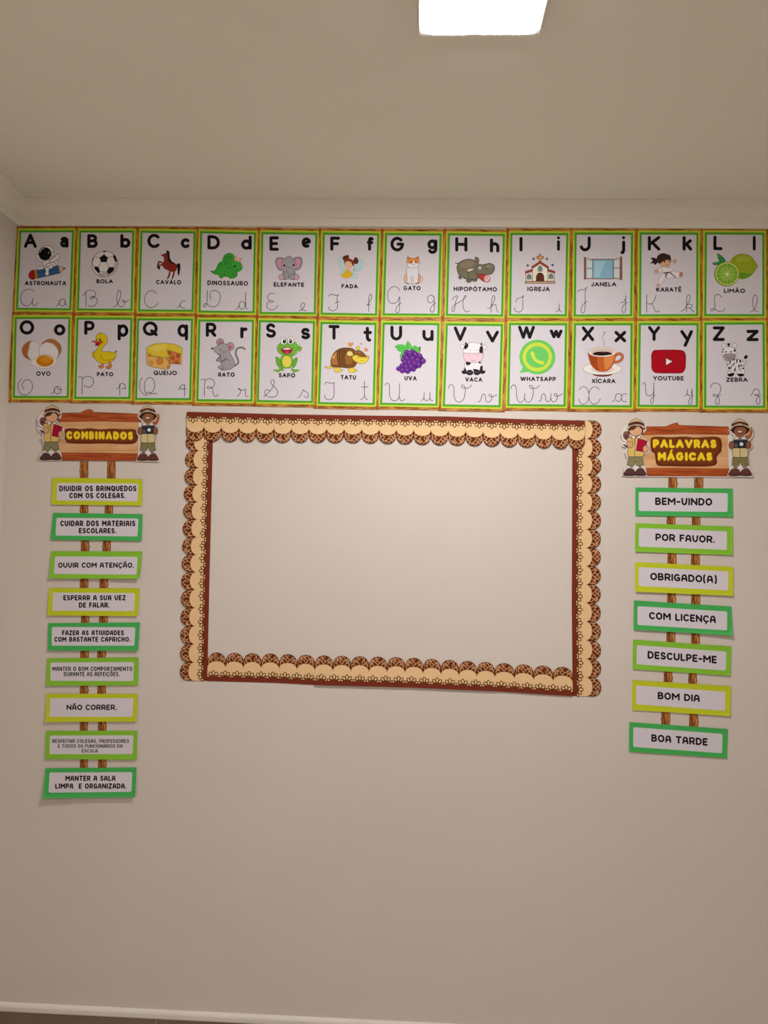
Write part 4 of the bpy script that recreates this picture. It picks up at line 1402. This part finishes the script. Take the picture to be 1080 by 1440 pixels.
POSTS = [
 (A1, 388, 443, 402, 540, 568, 623, 565, 620), (A1, 388, 443, 690, 775, 552, 607, 552, 607), (A1, 394, 449, 922, 1025, 537, 592, 537, 592),
 (A1, 388, 444, 1175, 1270, 517, 573, 517, 573), (A2, 395, 450, 100, 185, 515, 572, 515, 572), (A2, 390, 447, 335, 415, 502, 557, 502, 557),
 (A2, 388, 443, 565, 650, 503, 560, 503, 560), (A2, 388, 440, 803, 895, 508, 562, 508, 562), (A2, 388, 440, 1050, 1140, 508, 563, 508, 563),
 (B1, 422, 480, 460, 560, 593, 653, 593, 653), (B1, 412, 468, 718, 802, 577, 633, 577, 633), (B1, 417, 475, 958, 1064, 572, 630, 572, 630),
 (B1, 415, 472, 1222, 1324, 573, 632, 573, 632), (B2, 410, 468, 254, 360, 573, 630, 573, 630), (B2, 392, 448, 520, 626, 555, 610, 555, 610),
 (B2, 376, 435, 785, 902, 560, 618, 560, 618)]
ABOVE = ['COMBINADOS header', 'DIVIDIR plaque', 'CUIDAR plaque', 'OUVIR plaque', 'ESPERAR plaque', 'FAZER plaque', 'MANTER O BOM plaque', 'NÃO CORRER plaque', 'RESPEITAR plaque',
         'PALAVRAS MÁGICAS header', 'BEM-VINDO plaque', 'POR FAVOR plaque', 'OBRIGADO plaque', 'COM LICENÇA plaque', 'DESCULPE-ME plaque', 'BOM DIA plaque']
for pi_, (fr, xa, xb, ya, yb, xc, xd, _, _) in enumerate(POSTS):
    ox, oy, s = fr
    for side, (p, q) in (('left', (xa, xb)), ('right', (xc, xd))):
        dy = 15 if (pi_ > 9 and side == 'right') else 0

        def tf(x, y, ox=ox, oy=oy, s=s):
            return wall_pt(ox + x / s, oy + y / s)
        qd = [(p, ya + dy), (q, ya + dy), (q - 1, yb + dy), (p - 1, yb + dy)]
        W4 = [tf(*t) for t in qd]
        c = ((W4[2][0] + W4[3][0]) / 2, W4[2][1])
        e = empty('post_strip', 'wood-print paper strip, %s of the pair just below the %s' % (side, ABOVE[pi_]), 'paper strip', (c[0], -.0002, c[1]),
                  'wood-print post strips of the %s column' % ('left' if pi_ < 9 else 'right'))
        v = [(x, -.0006, z) for x, z in W4] + [(x, -.0003, z) for x, z in W4]
        obj('paper', v, [(3, 2, 1, 0), (4, 5, 6, 7), (0, 1, 5, 4), (1, 2, 6, 5), (2, 3, 7, 6), (3, 0, 4, 7)], M_POST, e)
        pr = Print(tf, lambda x, z: .0006)
        pr.lay = 2
        rr = random.Random(pi_ * 2 + (side == 'left'))
        for k in range(4):
            x = p + (q - p) * (.14 + .24 * k) + rr.uniform(-3, 3)
            y0_ = ya + dy + rr.uniform(0, 10)
            y1_ = yb + dy - rr.uniform(0, 10)
            pts = [(x + (8 * sin(t * 1.7 + k) if 0 < t < 5 else 0), y0_ + (y1_ - y0_) * t / 5) for t in range(6)]
            pr.ribbon(catmull(pts, False, 3), 3.4, rr.choice(('#5e2a0a', '#6e3410', '#843e12')), cap=False)
        pr.ribbon([(p + 2, ya + dy), (p + 1, yb + dy)], 4, '#6a3414', cap=False)
        pr.ribbon([(q - 2, ya + dy), (q - 3, yb + dy)], 4, '#6a3414', cap=False)
        pr.build('printed_grain', e)

# ------------------------------------------------------------------ header signs with two explorer cut-outs
GIRL = """@braid
k #e6dedc - 0 110 300 130 210 190 180 200 400 190 470 120 450 100 380
k #8a5a58 #4a2c2c 6 150 250 185 235 215 280 205 350 170 365 135 330 130 285
k #6a3a40 - 0 150 300 190 290 190 340 160 350
@backpack
k #4a3a38 - 0 120 430 165 440 190 465 185 485 150 460
@printed_line
s #6a5a58 8 90 300 110 370 150 400
@printed_line
l #8a5a58 8 150 560 175 640
@printed_line
l #8a7a78 6 130 790 125 880
@head
k #5a3228 #2e1a18 6 205 200 260 160 380 165 415 200 412 250 390 285 230 285 205 240
k #e3ae84 #5a3a30 6 215 235 280 215 340 170 395 210 400 250 370 295 310 308 245 290
@hat
k #e6dccf - 0 165 225 200 120 260 65 315 38 375 65 430 120 460 225 430 235 400 170 220 170 185 240
k #d9b88c #5a4030 7 205 160 235 95 290 65 315 48 345 65 400 95 430 160 320 130
k #5a3018 #3a2010 4 218 130 320 100 415 128 428 165 320 135 210 165
p #dcc09c - 0 295 70 340 70 345 95 290 95
k #dcc0a4 #5a4030 6 180 205 220 160 320 138 410 155 445 205 430 215 380 165 320 155 240 170 200 215
e #7a3a30 - 0 432 200 9 16 0
@shirt
k #e2bd6c #5a4030 7 200 470 210 350 260 310 300 330 350 310 400 340 425 400 420 600 300 622 200 600
k #e8c878 #5a4030 6 180 385 200 340 250 335 290 370 300 410 260 430 200 420
k #c8a04c - 0 225 345 240 342 295 400 285 412
k #f0e6dc #5a4030 4 250 305 290 312 300 345 265 345
k #f0e6dc #5a4030 4 330 340 340 315 372 305 365 340
p #8a4a40 - 0 300 315 322 315 315 350 300 345
l #5a4030 7 300 345 296 618
@hand
k #dca57c #5a3a30 6 175 420 200 385 250 390 268 430 250 480 205 480
@book
p #b01030 #5a1020 6 335 345 475 385 440 545 305 520
l #e8d8d0 9 332 350 305 515
@hand
k #dfa880 #5a3a30 6 410 500 430 455 470 450 490 490 475 545 430 552
@shorts
p #8c855c #3e3a2a 7 205 612 410 612 422 735 318 745 305 680 285 745 185 738
@legs
p #e8dedc - 0 215 745 400 745 400 790 215 790
p #a08870 - 0 220 745 270 745 270 775 225 775
p #a08870 - 0 345 745 395 745 395 775 345 775
@boots
k #5c3a36 #2e1c1c 7 140 880 160 820 200 785 260 790 295 830 298 880
k #5c3a36 #2e1c1c 7 305 880 308 830 350 785 405 785 440 825 448 880
p #e8e0de - 0 285 770 318 770 318 800 302 830 288 800
l #2e1c1c 8 142 872 296 872
l #2e1c1c 8 308 872 448 872"""
BOY = """@backpack
k #b5653a #8a4a2c 5 930 195 965 200 970 260 950 320 925 350 880 345 870 300 900 300
l #8a4a2c 8 905 310 910 370
k #d0a088 - 0 900 240 930 215 925 290 905 300
@head
k #2e1c18 #1e1210 5 690 200 740 160 860 165 905 200 910 240 870 285 720 275 680 235
k #9a6040 #4a2c20 6 712 240 740 195 800 180 870 200 882 250 850 305 790 328 735 300
k #5a2418 - 0 755 225 770 255 810 262 840 240 820 275 775 272
k #f2e6dc - 0 770 238 815 245 825 255 780 262
s #4a2418 5 745 215 755 210 765 216
@hat
k #e6dccf - 0 640 225 680 130 740 70 790 48 850 75 905 130 945 225 900 200 860 160 720 160 680 215
k #d9bd94 #5a4030 7 680 150 710 105 750 75 785 58 830 75 880 110 905 160 790 125
k #6a3018 #3a2010 4 690 135 790 100 890 130 905 165 790 128 682 165
p #dcc09c - 0 770 75 810 75 815 100 765 100
k #3a241c #2e1a14 5 660 220 700 165 790 150 890 170 930 215 905 245 870 180 790 160 715 180 680 240
k #dcbfa0 #5a4030 6 655 215 700 165 790 142 880 155 925 190 925 205 860 170 790 160 710 178 668 228
@shirt
k #dcc690 #5a4030 7 715 480 880 480 905 600 880 622 790 632 710 618 690 590
k #e8dedc #6a5a50 5 725 350 740 325 780 345 800 350 850 325 880 360 860 380 730 380
p #8a4a3a - 0 770 335 825 335 815 355 780 355
l #6a4a30 8 795 490 795 630
@camera
p #33343c #16161c 6 705 370 900 365 885 490 710 490
p #4a4c54 - 0 745 360 850 360 845 385 750 385
e #20222a #14141a 5 815 430 44 42 0
e #cfd8e0 - 0 815 432 28 28 0
e #f4f6f8 - 0 812 430 14 14 0
p #5a5c64 - 0 720 430 765 430 765 480 720 480
@hand
k #935a3c #4a2c20 6 640 450 650 405 690 390 712 420 708 480 680 502 650 490
@hand
k #935a3c #4a2c20 6 880 440 890 395 925 390 948 430 940 485 910 502 882 480
@shorts
p #857c50 #3e3a2a 7 695 628 900 625 912 745 820 755 800 680 775 755 682 742
@legs
p #e8dedc - 0 700 752 890 752 890 795 700 795
p #7a5a48 - 0 705 755 760 755 760 780 705 780
p #7a5a48 - 0 830 755 885 755 885 780 830 780
@boots
k #6a3c34 #2e1c1c 7 642 890 660 825 705 790 760 795 795 840 795 890
k #6a3c34 #2e1c1c 7 805 890 806 840 850 795 900 790 935 830 950 890
p #e8e0de - 0 785 775 818 775 815 805 800 835 788 805
l #2e1c1c 8 645 884 793 884
l #2e1c1c 8 808 884 948 884"""
GIRL_CUT = "100 892 120 780 160 790 185 740 180 640 135 560 160 540 165 480 105 455 85 330 105 215 165 190 200 110 262 50 315 28 375 52 425 110 462 200 440 250 395 300 440 355 495 400 505 480 500 560 430 580 425 620 435 740 460 800 465 895"
BOY_CUT = "618 905 640 820 690 780 675 740 680 620 690 520 640 515 622 450 640 400 700 380 715 350 700 300 640 235 665 150 720 75 785 42 850 65 910 130 935 180 980 190 985 270 965 340 930 380 960 420 962 480 930 515 910 530 915 620 925 750 960 810 972 915"


def header(label, grp, fr, board, words, blob, figs, base_d):
    ox, oy, s = fr

    def tf(x, y):
        return wall_pt(ox + x / s, oy + y / s)
    dep = lambda x, z: base_d
    xs = [p for p in board['paper'][::2]]
    c = tf(sum(xs) / len(xs), max(board['paper'][1::2]))
    e = empty('header_sign', label, 'sign', (c[0], -.0002, c[1]), grp)

    def sheet(name, pts, mat, d, par, tf_):
        w_ = [tf_(*p) for p in pts]
        if sum(w_[i - 1][0] * w_[i][1] - w_[i][0] * w_[i - 1][1] for i in range(len(w_))) < 0:
            w_.reverse()
        k = len(w_)
        v = [(x, -d, z) for x, z in w_] + [(x, -(d - .0004), z) for x, z in w_]
        f = [tuple(range(k)), tuple(range(2 * k - 1, k - 1, -1))] + [(i, k + i, k + (i + 1) % k, (i + 1) % k) for i in range(k)]
        return obj(name, v, f, mat, par)
    P = lambda a: list(zip(a[::2], a[1::2]))
    sheet('paper', P(board['paper']), ink('#e6dcd8'), base_d - .00003, e, tf)
    pr = Print(tf, dep)
    pr.fill(P(board['mid']), M_PANEL)
    for st in board['streaks']:
        pr.ribbon(P(st), 3, '#c88c58', cap=False)
    pr.build('light_board', e)
    for nm in ('top', 'bot'):
        pr = Print(tf, dep)
        pr.lay = 8
        pr.fill(P(board[nm]), M_PLANK)
        pr.ribbon(P(board[nm]), 4, '#8a3a14', closed=True)
        for st in board[nm + '_s']:
            pr.ribbon(catmull(P(st), False, 4), 3.5, '#8e3812', cap=False)
        pr.build('dark_plank', e)
    pr = Print(tf, dep)
    pr.lay = 16
    for bl, col in blob:
        pr.fill(catmull(P(bl), True, 4), col)
    pr.build('lettering_backing', e)
    for (t, x0, x1, y0, y1, slp) in words:
        pr = Print(tf, dep)
        pr.lay = 22
        write(pr, t, x0, x1, y0 + 5, y1 + 5, (y1 - y0) * .36, '#a8641a', slp)
        write(pr, t, x0, x1, y0, y1, (y1 - y0) * .31, '#fbd82c', slp)
        pr.build('lettering', e)
    # explorer cut-outs glued on the ends of the sign
    for kind, txt, cut, (fx, fy, fs), aff in figs:
        def tf2(x, y, fx=fx, fy=fy, fs=fs, aff=aff):
            x, y = aff(x, y)
            return wall_pt(fx + x / fs, fy + y / fs)
        d2 = base_d + .0022
        fo = sheet(kind, catmull(P(box4(cut))[1:-1], False, 3) + [P(box4(cut))[-1], P(box4(cut))[0]], ink('#ddd3d0'), d2, e, tf2)
        fo['label'] = {'girl_figure': 'printed explorer in pith helmet and brown braid holding a red book', 'boy_figure': 'printed smiling explorer in pith helmet holding a camera'}[kind]
        blocks, cur = [], None
        for ln in txt.splitlines():
            if ln.startswith('@'):
                cur = [ln[1:], []]
                blocks.append(cur)
            else:
                cur[1].append(ln)
        lay = 3
        for nm, ls in blocks:
            pr = Print(tf2, lambda x, z, d2=d2: d2)
            pr.lay = lay
            draw(pr, '\n'.join(ls))
            lay = pr.lay
            pr.build(nm, fo)


ident = lambda x, y: (x, y)
header('wooden plank sign reading COMBINADOS between two explorer figures, head of the left column', 'header signs with explorers', A1,
 {'paper': [118, 395, 118, 414, 905, 416, 908, 395, 800, 200, 788, 104, 480, 96, 476, 84, 455, 72, 425, 78, 395, 96, 262, 96, 240, 240],
  'mid': [255, 152, 778, 158, 775, 367, 250, 362], 'streaks': [[520, 310, 640, 312], [530, 345, 770, 348], [300, 180, 420, 178]],
  'top': [262, 100, 395, 98, 420, 84, 450, 74, 472, 82, 478, 95, 640, 100, 782, 106, 792, 158, 520, 152, 250, 156],
  'top_s': [[270, 128, 340, 118, 420, 125, 520, 118], [450, 100, 455, 90, 462, 88], [560, 130, 660, 125, 780, 132]],
  'bot': [245, 362, 500, 363, 770, 367, 766, 413, 250, 411], 'bot_s': [[260, 385, 350, 378, 450, 388, 600, 382], [500, 398, 620, 394, 760, 400]]},
 [("COMBINADOS", 299, 740, 220, 273, .008)],
 [([285, 225, 300, 203, 345, 200, 400, 205, 450, 200, 520, 206, 600, 202, 680, 206, 740, 206, 768, 222, 772, 262, 755, 296, 700, 305, 560, 300, 420, 302, 320, 298, 296, 285], '#6a2c14'),
  ([292, 232, 305, 210, 345, 207, 450, 206, 600, 210, 735, 212, 758, 228, 758, 262, 745, 285, 600, 288, 420, 288, 318, 286, 300, 275], '#7c3a18')],
 [('girl_figure', GIRL, GIRL_CUT, (45, 565, 10.8), ident), ('boy_figure', BOY, BOY_CUT, (135, 565, 10.8), ident)], .0030)
ag = lambda x, y: ((x - 305) * 1.05 + 302, (y - 50) * 1.042 + 90)
ab = lambda x, y: ((x - 795) * 1.09 + 806, (y - 60) * 1.035 + 100)
header('wooden plank sign reading PALAVRAS MÁGICAS between two explorer figures, head of the right column', 'header signs with explorers', B1,
 {'paper': [135, 450, 133, 474, 978, 477, 980, 450, 850, 250, 822, 142, 500, 134, 492, 122, 478, 112, 440, 122, 405, 138, 262, 138, 250, 290],
  'mid': [248, 192, 812, 196, 820, 418, 262, 418], 'streaks': [[560, 405, 700, 406], [790, 363, 812, 365], [280, 225, 300, 222]],
  'top': [266, 142, 405, 142, 440, 126, 478, 116, 492, 134, 640, 138, 816, 144, 822, 194, 520, 190, 240, 196],
  'top_s': [[270, 168, 340, 158, 420, 168, 520, 158], [470, 142, 475, 132, 482, 130], [560, 172, 660, 166, 800, 172]],
  'bot': [272, 417, 520, 417, 820, 420, 816, 468, 282, 467], 'bot_s': [[290, 440, 370, 432, 460, 442, 620, 436], [520, 454, 640, 450, 800, 456]]},
 [("PALAVRAS", 318, 737, 226, 282, .004), ("MÁGICAS", 350, 710, 310, 366, .004)],
 [([302, 240, 312, 213, 360, 208, 430, 212, 520, 208, 600, 214, 700, 208, 750, 212, 770, 235, 770, 300, 750, 325, 738, 350, 740, 385, 700, 402, 560, 405, 420, 402, 350, 398, 335, 360, 330, 322, 308, 300], '#6a2c14'),
  ([310, 245, 320, 220, 360, 215, 520, 216, 700, 216, 742, 222, 756, 245, 752, 298, 728, 320, 722, 365, 700, 388, 560, 390, 420, 388, 362, 386, 350, 350, 340, 312, 318, 295], '#7c3a18')],
 [('girl_figure', GIRL, GIRL_CUT, (865, 580, 10.8), ag), ('boy_figure', BOY, BOY_CUT, (965, 580, 10.8), ab)], .0030)
